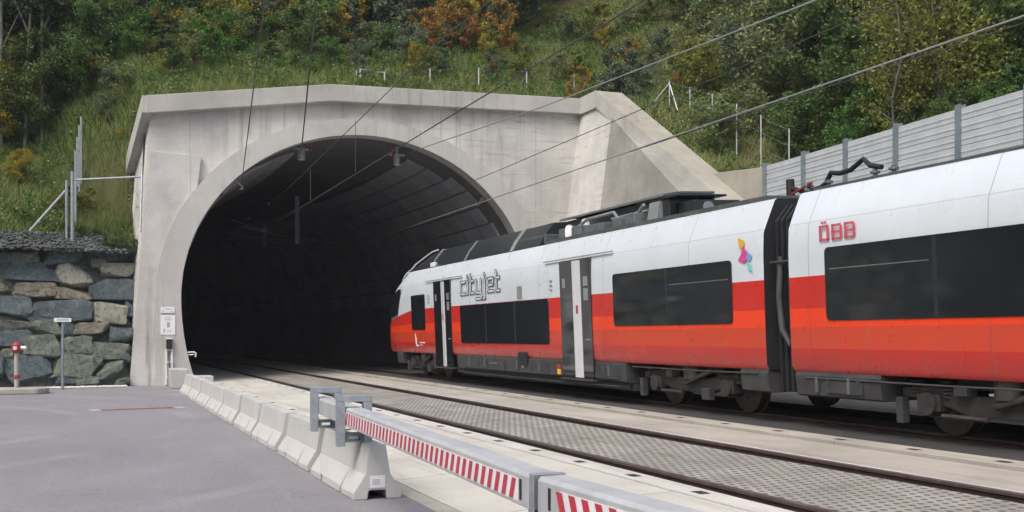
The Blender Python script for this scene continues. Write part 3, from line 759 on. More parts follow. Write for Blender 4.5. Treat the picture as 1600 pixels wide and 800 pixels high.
lw = MB(); lw.v += [(18.0, 30.3, 3), (18.0, 26.35, 3), (18.0, 26.35, 6.45), (18.0, 30.3, 6.75), (18.3, 30.3, 3), (18.3, 26.35, 3), (18.3, 26.35, 6.45), (18.3, 30.3, 6.75)]
for f in ((0, 1, 2, 3), (4, 7, 6, 5), (2, 6, 7, 3), (0, 4, 5, 1), (1, 5, 6, 2), (0, 3, 7, 4)): lw.f.append(f); lw.m.append(0)
tag(lw.build('concrete_wall', M['captop'], bevel=.02), 'short weathered concrete wall joining wing wall and noise barrier', 'wall')

# ---------------------------------------------------------------- train
TR = bpy.data.objects.new('passenger_train', None); col.objects.link(TR); TR.location = (11.12, 0, .37); TR.rotation_euler = (0, R(-2.5), 0)
tag(TR, 'white, red and orange electric passenger train coming out of the tunnel', 'train')
HWP = [(1.36, .78), (1.41, .86), (1.415, 1.12), (1.415, 1.43), (1.415, 1.70), (1.41, 2.16), (1.405, 2.55), (1.385, 2.88), (1.34, 2.99), (1.16, 3.38), (1.12, 3.41)]
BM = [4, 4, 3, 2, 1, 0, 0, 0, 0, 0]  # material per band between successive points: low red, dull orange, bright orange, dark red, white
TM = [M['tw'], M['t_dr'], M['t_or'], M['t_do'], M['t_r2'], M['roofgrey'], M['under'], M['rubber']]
def carbody(name, ys, nose=False):
    b = MB(); secs = []
    for y, s in ys:
        L = []
        for (w, z) in HWP:
            yy, ww, zz = y, w, z
            if nose and s > 0:
                ym = 37.35 if z <= 1.9 else 37.35-((z-1.9)/1.5)**1.6*2.1
                yy = 33.3+(ym-33.3)*s; ww = w*(1-.20*s**6)
                if z == 2.16: zz = z-.42*s**1.2
                if z == 1.70: zz = z-.12*s**1.5
            L.append((ww, yy, zz))
        secs.append(L)
    n = len(HWP)
    for sgn in (-1, 1):
        for A_, B_ in zip(secs, secs[1:]):
            for k in range(n-1):
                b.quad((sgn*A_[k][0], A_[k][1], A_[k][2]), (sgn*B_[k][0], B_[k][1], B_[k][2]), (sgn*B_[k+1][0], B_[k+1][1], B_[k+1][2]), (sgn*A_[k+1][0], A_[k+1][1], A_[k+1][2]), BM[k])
    for A_, B_ in zip(secs, secs[1:]):
        a, c = A_[-1], B_[-1]
        b.quad((-a[0], a[1], a[2]), (-c[0], c[1], c[2]), (c[0], c[1], c[2]), (a[0], a[1], a[2]), 5)
        a, c = A_[0], B_[0]
        b.quad((-a[0], a[1], a[2]), (-c[0], c[1], c[2]), (c[0], c[1], c[2]), (a[0], a[1], a[2]), 6)
    for E in (secs[0], secs[-1]):
        for k in range(n-1):
            b.quad((-E[k][0], E[k][1], E[k][2]), (E[k][0], E[k][1], E[k][2]), (E[k+1][0], E[k+1][1], E[k+1][2]), (-E[k+1][0], E[k+1][1], E[k+1][2]), BM[k] if (nose and E is secs[-1]) else 7)
    return b.build(name, TM, TR, smooth=True)
car1 = carbody('leading_car_body', [(14.12, 0), (14.2, 0), (20, 0), (26, 0), (33.3, 0)]+[(0, s) for s in (.15, .3, .45, .6, .72, .82, .9, .96, 1.0)], True)
car2 = carbody('second_car_body', [(-9.5, 0), (0, 0), (6, 0), (13.4, 0), (13.48, 0)])
XS = -1.415
def rrect(y0, y1, z0, z1, r=.07, n=5):
    pts = []
    for (cy, cz, a0) in ((y1-r, z1-r, 0), (y0+r, z1-r, 90), (y0+r, z0+r, 180), (y1-r, z0+r, 270)):
        for k in range(n+1):
            t = R(a0+90*k/n); pts.append((cy+r*math.cos(t), cz+r*math.sin(t)))
    return pts
def side_glass(name, y0, y1, z0, z1, parent=TR, m=None, r=.08, x=XS, d=.012):
    b = MB(); pts = rrect(y0, y1, z0, z1, r)
    b.prism(pts, x-d, x+.03, 0)
    o = b.build(name, m or M['glass'], parent); return o
for y0, y1, z0, z1 in ((15.0, 19.25, 1.5, 2.52), (22.5, 28.75, 1.12, 2.15), (32.15, 33.65, 1.50, 2.60), (2.0, 12.62, 1.52, 2.54), (-7, 0.6, 1.52, 2.54)):
    w_ = side_glass('window', y0, y1, z0, z1)
    n = max(1, round((y1-y0)/2.2))
    for k in range(1, n): yy = y0+(y1-y0)*k/n; bx('mullion', M['rubber'], w_, XS-.0135, XS-.0105, yy-.035, yy+.035, z0+.02, z1-.02)
    if y1-y0 > 3 and z0 > 1.3:
        for k in range(0, n, 2): bx('vent_bar', M['galvdark'], w_, XS-.0135, XS-.0105, y0+(y1-y0)*k/n+.1, y0+(y1-y0)*(k+1)/n-.1, z1-.31, z1-.295)
# cab side window (curved with the nose)
b = MB(); A0 = []; 
def nosept(z, s, w):
    ym = 37.35 if z <= 1.9 else 37.35-((z-1.9)/1.5)**1.6*2.1
    return (-(w*(1-.20*s**6))-.035, 33.3+(ym-33.3)*s, z)
def wz_(z): 
    for (a, za), (c, zc) in zip(HWP, HWP[1:]):
        if z <= zc: return a+(c-a)*(z-za)/(zc-za)
    return 1.1
ssn = [.50, .56, .62, .68, .74, .80, .86, .91]
for s in ssn:
    t = (s-.5)/.41; z0 = 2.02-.17*t; z1 = 2.86-.62*max(0, (t-.3)/.7)**1.6
    A0.append([nosept(z0+(z1-z0)*k/4, s, wz_(z0+(z1-z0)*k/4)) for k in range(5)])
for p, q in zip(A0, A0[1:]):
    for k in range(4): b.quad(p[k], q[k], q[k+1], p[k+1])
b.build('cab_side_window', M['glass'], TR, smooth=True)
# windscreen and headlamps on the front
b = MB()
E = [(0.72*w, z) for w, z in HWP]
def fr(z, w, d=.012):
    ym = 37.35 if z <= 1.9 else 37.35-((z-1.9)/1.5)**1.6*2.1
    return (w, ym+d, z)
zs = [1.95, 2.2, 2.45, 2.7, 2.95, 3.2]
for a, c in zip(zs, zs[1:]): b.quad(fr(a, -.85, .02), fr(a, .85, .02), fr(c, .85-.03, .02), fr(c, -.85+.03, .02))
b.build('windscreen', M['glass'], TR)
for s_ in (-1, 1):
    b = MB(); b.tube([(s_*.7, 37.34, 1.5), (s_*.7, 37.39, 1.5)], .1, 14); b.build('headlight', M['white'], TR)
# doors
for (y0, y1, a, c) in ((29.55, 31.15, 30.02, 30.52), (20.25, 21.8, 20.72, 21.12)):
    d = side_glass('door', y0, y1, .42, 2.93, m=M['glass'], r=.03, d=.02)
    b = MB()
    if y0 > 25:
        b.box(XS-.03, XS-.019, 30.10, 30.24, .43, 2.9); b.box(XS-.03, XS-.019, 30.30, 30.38, .43, 2.9)
    else: b.box(XS-.03, XS-.019, a, c, .43, 2.9)
    b.build('door_edge_panel', M['silver'], d)
    b = MB(); mid = (a+c)/2
    b.box(XS-.034, XS-.031, mid-.05, mid+.05, 1.78, 1.96); b.build('door_button', M['redpaint'], d)
    for q_ in ((y0+.12, y0+.34, 2.35, 2.55), (y0+.12, y0+.34, 2.05, 2.3), (y0+.08, y0+.3, 1.22, 1.25), (y1-.3, y1-.14, 2.35, 2.55)): bx('door_sticker', M['fairpale'], d, XS-.024, XS-.0205, *q_)
    bx('door_step', M['under'], TR, XS-.05, XS+.1, y0-.05, y1+.05, .37, .41)
    b = MB(); b.box(XS-.01, XS+.03, y0-1.0, y1+.9, 2.965, 2.985); b.build('door_gutter', M['fairpale'], TR)
# lettering on the side
def strokes(segs, y_left, z0, unit, w, m, dx, name, parent=TR, ext=True):
    b = MB()
    for (x0, a0, x1, a1) in segs:
        xa, xb = min(x0, x1)-w/2, max(x0, x1)+w/2; za, zb = min(a0, a1)-w/2, max(a0, a1)+w/2
        b.box(XS-dx, XS-dx+.0015, y_left-xb*unit[0], y_left-xa*unit[0], z0+za*unit[1], z0+zb*unit[1])
    return b.build(name, m, parent)
L = []
def letter(x, segs): L.extend([(x+a, c, x+d, e) for a, c, d, e in segs])
letter(0, [(0, 0, 0, 4), (0, 4, 2.6, 4), (0, 0, 2.6, 0)])
letter(4.3, [(0, 0, 0, 4), (0, 5.7, 0, 5.8)])
letter(6.2, [(0, 0, 0, 6), (0, 4, 1.6, 4), (0, 0, 1.6, 0)])
letter(9.6, [(0, 0, 0, 4), (0, 0, 2.8, 0), (2.8, 4, 2.8, -2), (0, -2, 2.8, -2)])
letter(14.6, [(0, 4, 0, -2), (-1, -2, 0, -2), (0, 5.7, 0, 5.8)])
letter(16.6, [(0, 0, 0, 4), (0, 4, 2.8, 4), (2.8, 4, 2.8, 2), (0, 2, 2.8, 2), (0, 0, 2.8, 0)])
letter(21.2, [(0, 0, 0, 6), (0, 4, 1.6, 4), (0, 0, 1.6, 0)])
lt = strokes(L, 28.6, 2.46, (.132, .082), 1.15, M['ink'], .006, 'lettering')
strokes(L, 28.6, 2.46, (.132, .082), .62, M['tw'], .009, 'letter_fill', lt)
L = []
letter(0, [(0, 0, 0, 4), (0, 4, 2.4, 4), (0, 0, 2.4, 0), (2.4, 0, 2.4, 4), (.7, 5.2, .8, 5.2), (1.7, 5.2, 1.8, 5.2)])
for x in (4.0, 8.0): letter(x, [(0, 0, 0, 4), (0, 4, 2.3, 4), (0, 2, 2.3, 2), (0, 0, 2.3, 0), (2.6, .5, 2.6, 1.5), (2.6, 2.5, 2.6, 3.5)])
strokes(L, 12.70, 2.65, (.068, .046), .75, M['logored'], .006, 'operator_logo')
# bird-like coloured emblem on leading car, near the gangway
b = MB()
def tri(pts, m, dx=.006):
    b.prism([(14.9-x, z) for x, z in pts], XS-dx, XS-dx+.002, 0, m)
tri([(.12, 2.86), (.30, 2.80), (.26, 2.66), (.14, 2.72)], 1); tri([(.24, 2.72), (.40, 2.60), (.30, 2.44), (.10, 2.50), (.20, 2.60)], 0, .007)
tri([(.36, 2.62), (.50, 2.55), (.44, 2.46), (.34, 2.50)], 2, .008); tri([(.34, 2.46), (.46, 2.42), (.50, 2.30), (.38, 2.34)], 3, .009)
b.build('emblem', [M['pink'], M['yellow'], M['blue'], M['teal']], TR)
b = MB()
b.prism([(33.35-x, z) for x, z in ((0, 1.42), (.14, 1.28), (.20, 1.06), (.46, .99), (.16, .98), (.04, 1.10))], XS-.007, XS-.004, 0, 0)
b.box(XS-.007, XS-.004, 32.25, 32.85, 1.09, 1.125); b.box(XS-.007, XS-.004, 32.55, 32.85, 1.02, 1.04)
b.build('nose_emblem', M['white'], TR)
for yy in (31.7, 22.25):
    for z in (2.32, 2.42, 2.52): bx('side_marking', M['fairpale'], TR, XS-.007, XS-.004, yy, yy+.16, z, z+.03)
bx('side_hatch', M['fairpale'], TR, XS-.007, XS-.004, 24.1, 24.4, 2.2, 2.5)
b = MB(); b.box(XS-.03, XS+.02, 25.2-1.3, 25.2-.75, .62, .92); b.build('step_recess', M['rubber'], TR)
# skirt and underframe boxes
def skirt(y0, y1, z0=.38, z1=.80, name='skirt'):
    b = MB(); b.prism([(-1.36, z1), (-1.385, z1-.06), (-1.36, z0+.03), (-1.3, z0), (1.3, z0), (1.36, z0+.03), (1.385, z1-.06), (1.36, z1)], y0, y1, 1)
    y = y0+.35
    while y < y1-.8:
        w = random.uniform(.5, 1.1)
        b.box(-1.395, -1.37, y, y+w, z0+.08, z1-.12); 
        b.box(-1.41, -1.39, y+.05, y+.11, z0+.2, z0+.28); b.box(-1.41, -1.39, y+w-.11, y+w-.05, z0+.2, z0+.28)
        y += w+random.uniform(.06, .25)
    return b.build(name, M['under'], TR)
skirt(18.9, 29.3); skirt(35.0, 35.7, .4, .79); skirt(14.15, 14.9, .42, .79); skirt(11.6, 13.45, .42, .79); skirt(-4, 7.8, .38, .79); skirt(31.2, 31.6, .5, .79)
b = MB(); b.box(-1.2, 1.2, 18.9, 29.3, .22, .37); b.box(-1.25, -1.1, 19, 21, .26, .36); b.build('underframe', M['under'], TR)
b = MB(); b.box(-1.415, -1.388, 22.0, 22.16, .46, .58); b.build('hazard_plate', M['yellow'], TR)
b = MB(); b.box(-1.415, -1.388, 22.0, 22.16, .60, .68); b.build('red_plate', M['redpaint'], TR)
b = MB(); b.box(-1.416, -1.388, 24.15, 24.3, .55, .66); b.box(-1.416, -1.388, 26.0, 26.6, .60, .62); b.build('data_plate', M['fairpale'], TR)
for (y0, y1, z) in ((19.2, 29.0, .31), (19.2, 28.6, .46), (7.8, 13.2, .70), (14.4, 18.6, .72)):
    b = MB(); b.tube([(-1.395, y0, z), (-1.395, (y0+y1)/2, z-.01), (-1.395, y1, z)], .014, 6); b.build('brake_pipe', M['under'], TR)
for yy in (19.6, 21.0, 23.2, 24.6, 26.9, 28.2, 12.2, 12.9, 6.5, 4.1):
    b = MB(); b.box(-1.412, -1.388, yy, yy+.05, .5, .72); b.build('latch', M['galvdark'], TR)
def make_bogie(yc):
    g = MB()
    # solebar frame dipping between axles
    for s in (-1, 1):
        x0, x1 = s*1.02, s*1.16
        x0, x1 = min(x0, x1), max(x0, x1)
        g.prism([(yc-1.75, .62), (yc-1.75, .50), (yc-1.2, .46), (yc-.6, .30), (yc+.6, .30), (yc+1.2, .46), (yc+1.75, .50), (yc+1.75, .62), (yc+1.2, .66), (yc+.5, .56), (yc-.5, .56), (yc-1.2, .66)], x0, x1, 0)
    g.box(-1.0, 1.0, yc-.3, yc+.3, .35, .60); g.box(-1.05, 1.05, yc-.9, yc+.9, .62, .78)
    fr_ = g.build('bogie_frame', M['bogie'], TR, bevel=.02)
    for s in (-1, 1):
        for a in (-1.22, 1.22):
            w = MB(); w.tube([(s*.66, yc+a, .42), (s*.68, yc+a, .42), (s*.685, yc+a, .42), (s*.82, yc+a, .42)], [.46, .46, .42, .42], 28)
            w.tube([(s*.82, yc+a, .42), (s*.84, yc+a, .42)], [.2, .14], 16)
            w.build('wheel', M['wheel'], fr_, smooth=True)
            x = MB(); x.tube([(s*.98, yc+a, .43), (s*1.26, yc+a, .43)], [.17, .15], 14); x.box(min(s*1.0, s*1.22), max(s*1.0, s*1.22), yc+a-.2, yc+a+.2, .34, .56)
            x.build('axle_box', M['bogie'], fr_, bevel=.01)
        for a in (-1.5, -.95, .95, 1.5):
            c = MB()
            for k in range(5): c.tube([(s*1.12, yc+a, .52+k*.045), (s*1.12, yc+a, .545+k*.045)], .085, 12)
            c.build('coil_spring', M['bogie'], fr_)
        c = MB(); c.tube([(s*1.12, yc-.05, .55), (s*1.12, yc-.05, .82)], .2, 16); c.tube([(s*1.24, yc-.85, .72), (s*1.24, yc+.1, .46)], .045, 8); c.tube([(s*1.24, yc+.95, .3), (s*1.26, yc+.2, .3)], .03, 8)
        c.build('damper', M['wheel'], fr_, smooth=True)
        for (ya, yb, za, zb, xa) in ((-.75, -.5, .2, .40, 1.16), (1.62, 1.74, .16, .5, 1.16), (.5, .72, .56, .68, 1.1)):
            bx('brake_gear', M['under'], fr_, min(s*xa, s*1.28), max(s*xa, s*1.28), yc+ya, yc+yb, za, zb, bevel=.01)
    return fr_
for yc in (33.1, 16.8, 9.7, -6): make_bogie(yc)
# gangway bellows
b = MB()
for k in range(9):
    y = 13.5+k*.07; g = .0 if k % 2 else .07
    b.prism([(-1.22+g, .45), (-1.22+g, 3.05), (-1.0, 3.3-g), (1.0, 3.3-g), (1.22-g, 3.05), (1.22-g, .45)], y, y+.068, 1)
b.build('gangway_bellows', M['rubber'], TR)
b = MB(); b.tube([(-1.24, 13.9, 2.5), (-1.3, 13.9, 1.9), (-1.3, 13.85, 1.4), (-1.26, 13.7, 1.15), (-1.24, 13.55, 1.4)], .05, 10); b.tube([(-1.3, 13.52, 2.42), (-1.3, 14.1, 2.42)], .02, 6); b.build('gangway_hose', M['under'], TR, smooth=True)
# roof: fairing over the cab and front half
b = MB()
fy = [(35.0, .0), (34.3, .30), (33.4, .45), (32.4, .52), (31.0, .54), (28, .54), (25.6, .54), (23.6, .54)]
pr = []
for y, h in fy:
    t = h/.54
    pr.append([(-1.12, y, 3.42), (-.98, y, 3.42+h*.45), (-.72, y, 3.42+h), (0, y, 3.44+h*1.03), (.72, y, 3.42+h), (.98, y, 3.42+h*.45), (1.12, y, 3.42)])
for p, q in zip(pr, pr[1:]):
    for k in range(6): b.quad(p[k], q[k], q[k+1], p[k+1], 1 if k in (2, 3) else 0)
b.poly(pr[-1], 0)
rf = b.build('roof_fairing', [M['roofblack'], M['fairpale']], TR, smooth=True)
b = MB()
for y in (32.2, 25.3, 29.0): b.prism([(-1.14, 3.42), (-.99, 3.67), (-.73, 3.98), (-.6, 3.98), (-.75, 3.6), (-.9, 3.42)], y, y+(.10 if y != 25.3 else .22), 1)
b.build('fairing_rib', M['fairpale'], rf)
b = MB(); b.tube([(-1.0, 35.25, 3.40), (-.85, 34.9, 3.66), (-.72, 34.2, 3.86), (-.7, 33.4, 3.98), (-.7, 32.8, 4.0)], .022, 6); b.tube([(-1.02, 36.1, 3.1), (-1.0, 35.7, 3.35), (-.9, 35.5, 3.5)], .018, 6); b.build('fairing_rail', M['white'], rf, smooth=True)
b = MB(); b.box(-1.16, -1.04, 31.9, 32.25, 3.42, 3.56); b.box(-1.13, -1.05, 32.25, 32.35, 3.45, 3.53); b.build('horn', M['white'], rf, bevel=.02)
# roof equipment bay
b = MB(); b.box(-1.05, 1.05, 14.5, 23.4, 3.42, 3.50); b.build('roof_deck', M['roofgrey'], TR)
b = MB()
b.prism([(-.55, 3.94), (-.25, 4.0), (.4, 4.0), (.45, 3.5), (.4, 3.5), (-.55, 3.5)], 19.5, 23.2, 1)
b.build('roof_converter', M['roofblack'], TR)
b = MB(); b.prism([(-.72, 3.95), (-.70, 4.0), (-.35, 4.05), (.42, 4.05), (.42, 4.01), (-.35, 4.01)], 18.35, 23.3, 1); b.build('converter_lid', M['roofgrey'], TR)
b = MB(); b.box(-.66, .36, 18.25, 19.45, 3.5, 3.90); b.box(-.7, .42, 17.9, 19.5, 3.903, 3.945); b.box(-.5, .5, 17.6, 18.2, 3.5, 3.8); b.build('cooling_unit', M['roofblack'], TR, bevel=.02)
b = MB(); b.box(-.62, .3, 19.5, 23.0, 3.5, 3.93); b.build('converter_case', M['roofblack'], TR)
b = MB(); b.prism([(-.80, 3.5), (-.72, 3.88), (-.62, 3.88), (-.67, 3.5)], 18.5, 18.9, 1); b.build('unit_bracket', M['fairpale'], TR)
b = MB(); b.tube([(-.2, 17.6, 3.66), (-.2, 17.57, 3.66)], .11, 18); b.build('fan', M['fairpale'], TR)
b = MB()
b.tube([(-.85, 18.9, 3.85), (-.85, 19.3, 3.62), (-.85, 19.9, 3.60), (-.85, 20.2, 3.84), (-.85, 21.5, 3.82), (-.85, 22.0, 3.7)], .035, 8)
b.tube([(-.7, 19, 3.75), (-.7, 20.6, 3.74)], .03, 8); b.build('coolant_pipe', M['fairpale'], TR, smooth=True)
b = MB()
for y in (19.0, 19.6, 20.4, 20.9, 21.5, 22.2):
    b = MB(); b.box(-1.02, -.65, y, y+random.uniform(.3, .5), 3.5, 3.5+random.uniform(.12, .3)); b.build('valve_box', M['galvdark'], TR, bevel=.015)
for (y, h, r_) in ((22.9, .34, .13), (22.0, .40, .14), (22.2, .24, .12)):
    b = MB(); x = -.95 if h < .3 else -.62
    b.tube([(x, y, 3.5), (x, y, 3.5+h*.7), (x, y, 3.5+h*.92), (x, y, 3.5+h)], [r_, r_, r_*.8, r_*.4], 14); b.build('tank', M['white'] if h < .3 else M['silver'], TR, smooth=True)
b = MB(); b.box(-1.0, .9, 23.5, 25.2, 3.45, 3.68); b.build('junction_box', M['roofgrey'], TR, bevel=.02)
# pantograph gear on the second car
b = MB(); b.box(-1.05, 1.05, -9, 13.3, 3.41, 3.46); b.build('roof_deck', M['roofgrey'], TR)
b = MB(); b.tube([(-.05, 15.25, 3.50), (-.05, 15.25, 3.86)], .07, 12); b.build('cable_terminal', M['rubber'], TR)
b = MB(); b.tube([(-.1, 15.15, 3.60), (-.1, 14.6, 3.72)], .02, 6); b.build('red_strut', M['redpaint'], TR)
b = MB(); b.tube([(-.05, y, z) for y, z in ((15.2, 3.7), (14.85, 3.60), (14.45, 3.62), (14.3, 3.68), (14.18, 3.82), (13.95, 3.78), (13.7, 3.80), (13.4, 3.92), (13.25, 3.80), (13.0, 3.74))], .04, 8); b.build('roof_cable', M['rubber'], TR, smooth=True)
for y in (14.75, 14.25, 13.15, 12.75):
    b = MB(); zb = 3.44
    b.tube([(-.05, y, zb), (-.05, y, zb+.3)], .035, 8)
    for k in range(4): b.tube([(-.05, y, zb+.02+k*.07), (-.05, y, zb+.05+k*.07)], .075, 12)
    b.build('roof_insulator', M['galvdark'], TR)

# ---------------------------------------------------------------- jersey barriers
def barrier_mesh(L_=2.14):
    W2 = .245
    full = [(-W2, 0), (-W2, .07), (-.13, .25), (-.085, .54), (.085, .54), (.13, .25), (W2, .07), (W2, 0), (.1, 0), (.085, .09), (-.085, .09), (-.1, 0)]
    cut = [(-W2+.0, .07), (-.13, .25), (-.085, .54), (.085, .54), (.13, .25), (W2, .07), (.12, .085), (-.12, .085)]
    b = MB()
    ys = [0, .55, .64, L_-.64, L_-.55, L_]
    for k, (a, c) in enumerate(zip(ys, ys[1:])): b.prism(cut if k in (1, 3) else full, a, c, 1)
    return b
g = 'concrete barriers along the edge of the yard'
names = ['first and nearest concrete barrier, carrying the steel beam brackets and a white sticker', 'second concrete barrier from the steel beam, a stained one', 'third concrete barrier counted from the steel beam end', 'fourth concrete barrier counted from the steel beam end', 'middle one of the nine concrete barriers, fifth from the beam', 'sixth concrete barrier from the beam, fourth from the tunnel', 'seventh concrete barrier from the beam, third from the tunnel', 'eighth concrete barrier, last but one before the tunnel mouth', 'farthest concrete barrier, beside the foot of the tunnel arch']
bproto = None
for k in range(9):
    root = thing('concrete_barrier', (2.64, 10.45+k*2.46, 0), names[k], 'concrete barrier', g)
    if k == 0:
        bproto = barrier_mesh().build('block', M['barrier'], root, bevel=.012, seg=2)
        b = MB(); b.box(-.075, .075, -.006, -.001, .115, .235); b.build('sticker', M['white'], root)
        b = MB()
        for z in (.19, .17, .15): b.box(-.055, .02, -.009, -.007, z, z+.008)
        b.build('sticker_print', M['sgn'], root)
    else:
        c = bproto.copy(); col.objects.link(c); c.parent = root
    root.rotation_euler.z = R(random.uniform(-.5, .5))

# ---------------------------------------------------------------- steel barrier beams
def camXZ(X, Z): return Vector((X*CT+Z*ST, Z*CT-X*ST, 0))
P1 = camXZ(-1.60, 10.98); P2 = camXZ(.175, 5.66)
def beam(Pa, Pb, name, label, stripes, lean):
    d = (Pb-Pa); Lg = d.length; ang = math.atan2(d.y, d.x)
    t = thing(name, (Pa.x, Pa.y, .795), label, 'barrier beam', 'horizontal steel barrier beams', ang)
    # local x along beam, near camera side is -y*? choose face towards the camera
    h = .093; w = .075
    b = MB()
    b.prism([(-w-.008, -h), (-w-.012, -h+.006), (-w-.012, h-.02), (-w+.005, h), (w-.005, h), (w+.012, h-.02), (w+.012, -h+.006), (w+.008, -h)], 0, Lg, 0)
    b.build('beam', M['galvlight'], t, bevel=.004)
    n = int((stripes[1]-stripes[0])/.135); y = -w-.012
    s0, s1 = stripes; zb, zt = -.068, .045
    b = MB(); b.box(s0-.01, s1+.01, y-.002, y, zb-.004, zt+.004); b.build('reflective_band', M['white'], t)
    b = MB(); st = (s1-s0)/n; ww = st*.5; sl = lean
    for k in range(n):
        x = s0+k*st
        b.v += [(x, y-.004, zb), (x+ww, y-.004, zb), (x+ww+sl, y-.004, zt), (x+sl, y-.004, zt)]; i = len(b.v)-4; b.f.append((i, i+1, i+2, i+3)); b.m.append(0)
    b.build('red_stripes', M['red'], t)
    return t, Lg
# beam 1 : from bracket end towards the camera
dirn = (P2-P1).normalized()
Pa = P1-dirn*2.05
# the camera-facing side must be local -y : swap ends accordingly
t1, L1 = beam(Pa, P2, 'barrier_beam', 'grey steel beam with red and white stripes resting in two brackets on the concrete barrier', (2.12, 7.46), .05)
# check facing
loc = Vector((-dirn.y, dirn.x, 0))*-1
P3 = camXZ(2.3, .75)
Pb0 = P2+(P3-P2).normalized()*.09
t2, L2 = beam(Pb0, P3, 'barrier_beam', 'nearer grey steel beam section with stripes leaning the other way at the photo bottom edge', (.27, 4.2), -.05)
b = MB(); b.box(-.16, -.13, -.0885, -.082, -.06, .05); o = b.build('slot', M['rubber'], t1); o.location = (L1, -.003, 0)
b = MB(); b.box(.13, .155, -.0885, -.082, -.06, .05); o = b.build('slot', M['rubber'], t2); o.location = (0, -.003, 0)
hg = thing('beam_post', (P2.x+(Pb0.x-P2.x)*.5, P2.y+(Pb0.y-P2.y)*.5, 0), 'short grey steel post with clamp where the two striped beams meet', 'post', rz=math.atan2(dirn.y, dirn.x))
b = MB(); b.box(-.035, .035, -.10, -.092, .69, .895); b.box(-.03, .03, -.09, .08, .888, .896); b.build('clamp', M['galvdark'] if False else M['galv'], hg, bevel=.004)
b = MB(); b.box(-.03, .03, -.04, .03, 0.0, .70); b.box(-.12, .12, -.1, .1, 0, .02); b.build('stand', M['galvdark'], hg, bevel=.004)
b = MB(); b.box(-.13, -.05, -.07, -.02, .6, .70); b.build('lug', M['galvdark'], hg, bevel=.004)
b = MB()
b.box(.18, .24, -.05, .05, 0, .70); b.build('stand', M['galvdark'], hg)
def bracket(pos, label):
    t = thing('beam_bracket', (pos.x, pos.y, 0), label, 'bracket', 'steel frames holding the striped beam', math.atan2(dirn.y, dirn.x))
    for s in (-1, 1):
        b = MB(); b.box(-.055, .055, s*.135-.042, s*.135+.042, .50, .945); b.build('leg', M['galv'], t, bevel=.004)
    b = MB(); b.box(-.055, .055, -.177, .177, .948, 1.01); b.build('crossbar', M['galv'], t, bevel=.004)
    b = MB(); b.box(-.035, .035, -.092, .092, .60, .635); b.build('rest', M['galvdark'], t)
    b = MB(); b.box(-.07, .07, -.09, .09, .543, .56)
    for x in (-.05, .05):
        for y in (-.07, .07): b.tube([(x, y, .56), (x, y, .6)], .014, 8)
    b.build('base_plate', M['galvdark'], t)
    return t
br1 = at_z(566, 690, .52); 
bracket(P1+dirn*.02, 'nearer steel frame of the pair gripping the striped beam')
bracket(P1-dirn*1.8, 'farther steel frame of the pair, round the beam end')

# ---------------------------------------------------------------- yard furniture on the left
q = at_z(32, 612, .0)
isl = MB(); n = 20; poly = []
cx, cy = at_z(20, 617, 0).xy
for k in range(n+1):
    t = R(-90+180*k/n); poly.append((cx+.55+.35*math.cos(t), cy+.7+.62*math.sin(t)))
poly += [(-12, cy+1.3), (-12, cy+.08)]
isl.prism(poly, 0, .16, 2)
tag(isl.build('kerb_island', M['slab2'], bevel=.03), 'low beige concrete kerb island under the red hydrant', 'kerb')
q = at_z(26, 606, .16)
hy = thing('hydrant', (q.x, q.y, .16), 'slim grey hydrant with red head on the kerb island', 'hydrant')
b = MB(); b.tube([(0, 0, 0), (0, 0, .98)], .065, 14); b.build('pipe', M['slab2'], hy, smooth=True)
b = MB(); b.tube([(0, 0, .26), (0, 0, .36)], .085, 14); b.build('ring', M['redpaint'], hy, smooth=True)
b = MB(); b.tube([(0, 0, .98), (0, 0, 1.02), (0, 0, 1.06), (0, 0, 1.2), (0, 0, 1.27), (0, 0, 1.3)], [.08, .13, .14, .14, .08, .03], 16); b.build('head', M['redpaint'], hy, smooth=True)
b = MB()
b.tube([(.12, -.05, 1.13), (.26, -.1, 1.12)], .055, 10); b.tube([(-.02, -.12, 1.12), (-.03, -.24, 1.12)], .055, 10); b.build('outlet', M['silver'], hy, smooth=True)
q = at_z(98, 609.5, .0)
sp = thing('signpost', (q.x, q.y, 0), 'thin grey post with small white nameplate before the boulder wall', 'signpost')
htop = at_v(98, 500, q.y).z
b = MB(); b.tube([(0, 0, 0), (0, 0, htop)], .045, 10); b.build('pole', M['post'], sp, smooth=True)
b = MB(); b.box(-.24, .24, -.07, -.05, htop-.06, htop+.06); b.build('plate', M['white'], sp)
b = MB(); b.box(-.16, .16, -.0735, -.071, htop-.012, htop+.018); b.build('plate_print', M['sgn'], sp)
# drain channel
a = at_z(140, 641.5, 0); c = at_z(288, 636.5, 0)
d = c-a; dr = thing('drain_channel', (a.x, a.y, 0), 'rusty steel drain grate with pale concrete ends set in the asphalt', 'drain', rz=math.atan2(d.y, d.x))
Ld = d.length
b = MB(); b.box(0, .22, -.16, .16, -.05, .006); b.box(Ld-.22, Ld, -.16, .16, -.05, .006); b.build('concrete_end', M['barrier'], dr)
b = MB(); b.box(.223, Ld-.223, -.15, .15, -.04, .004)
for k in range(int((Ld-.5)/.08)): b.box(.25+k*.08, .29+k*.08, -.12, .12, .0045, .012)
b.build('grate', M['rust'], dr)

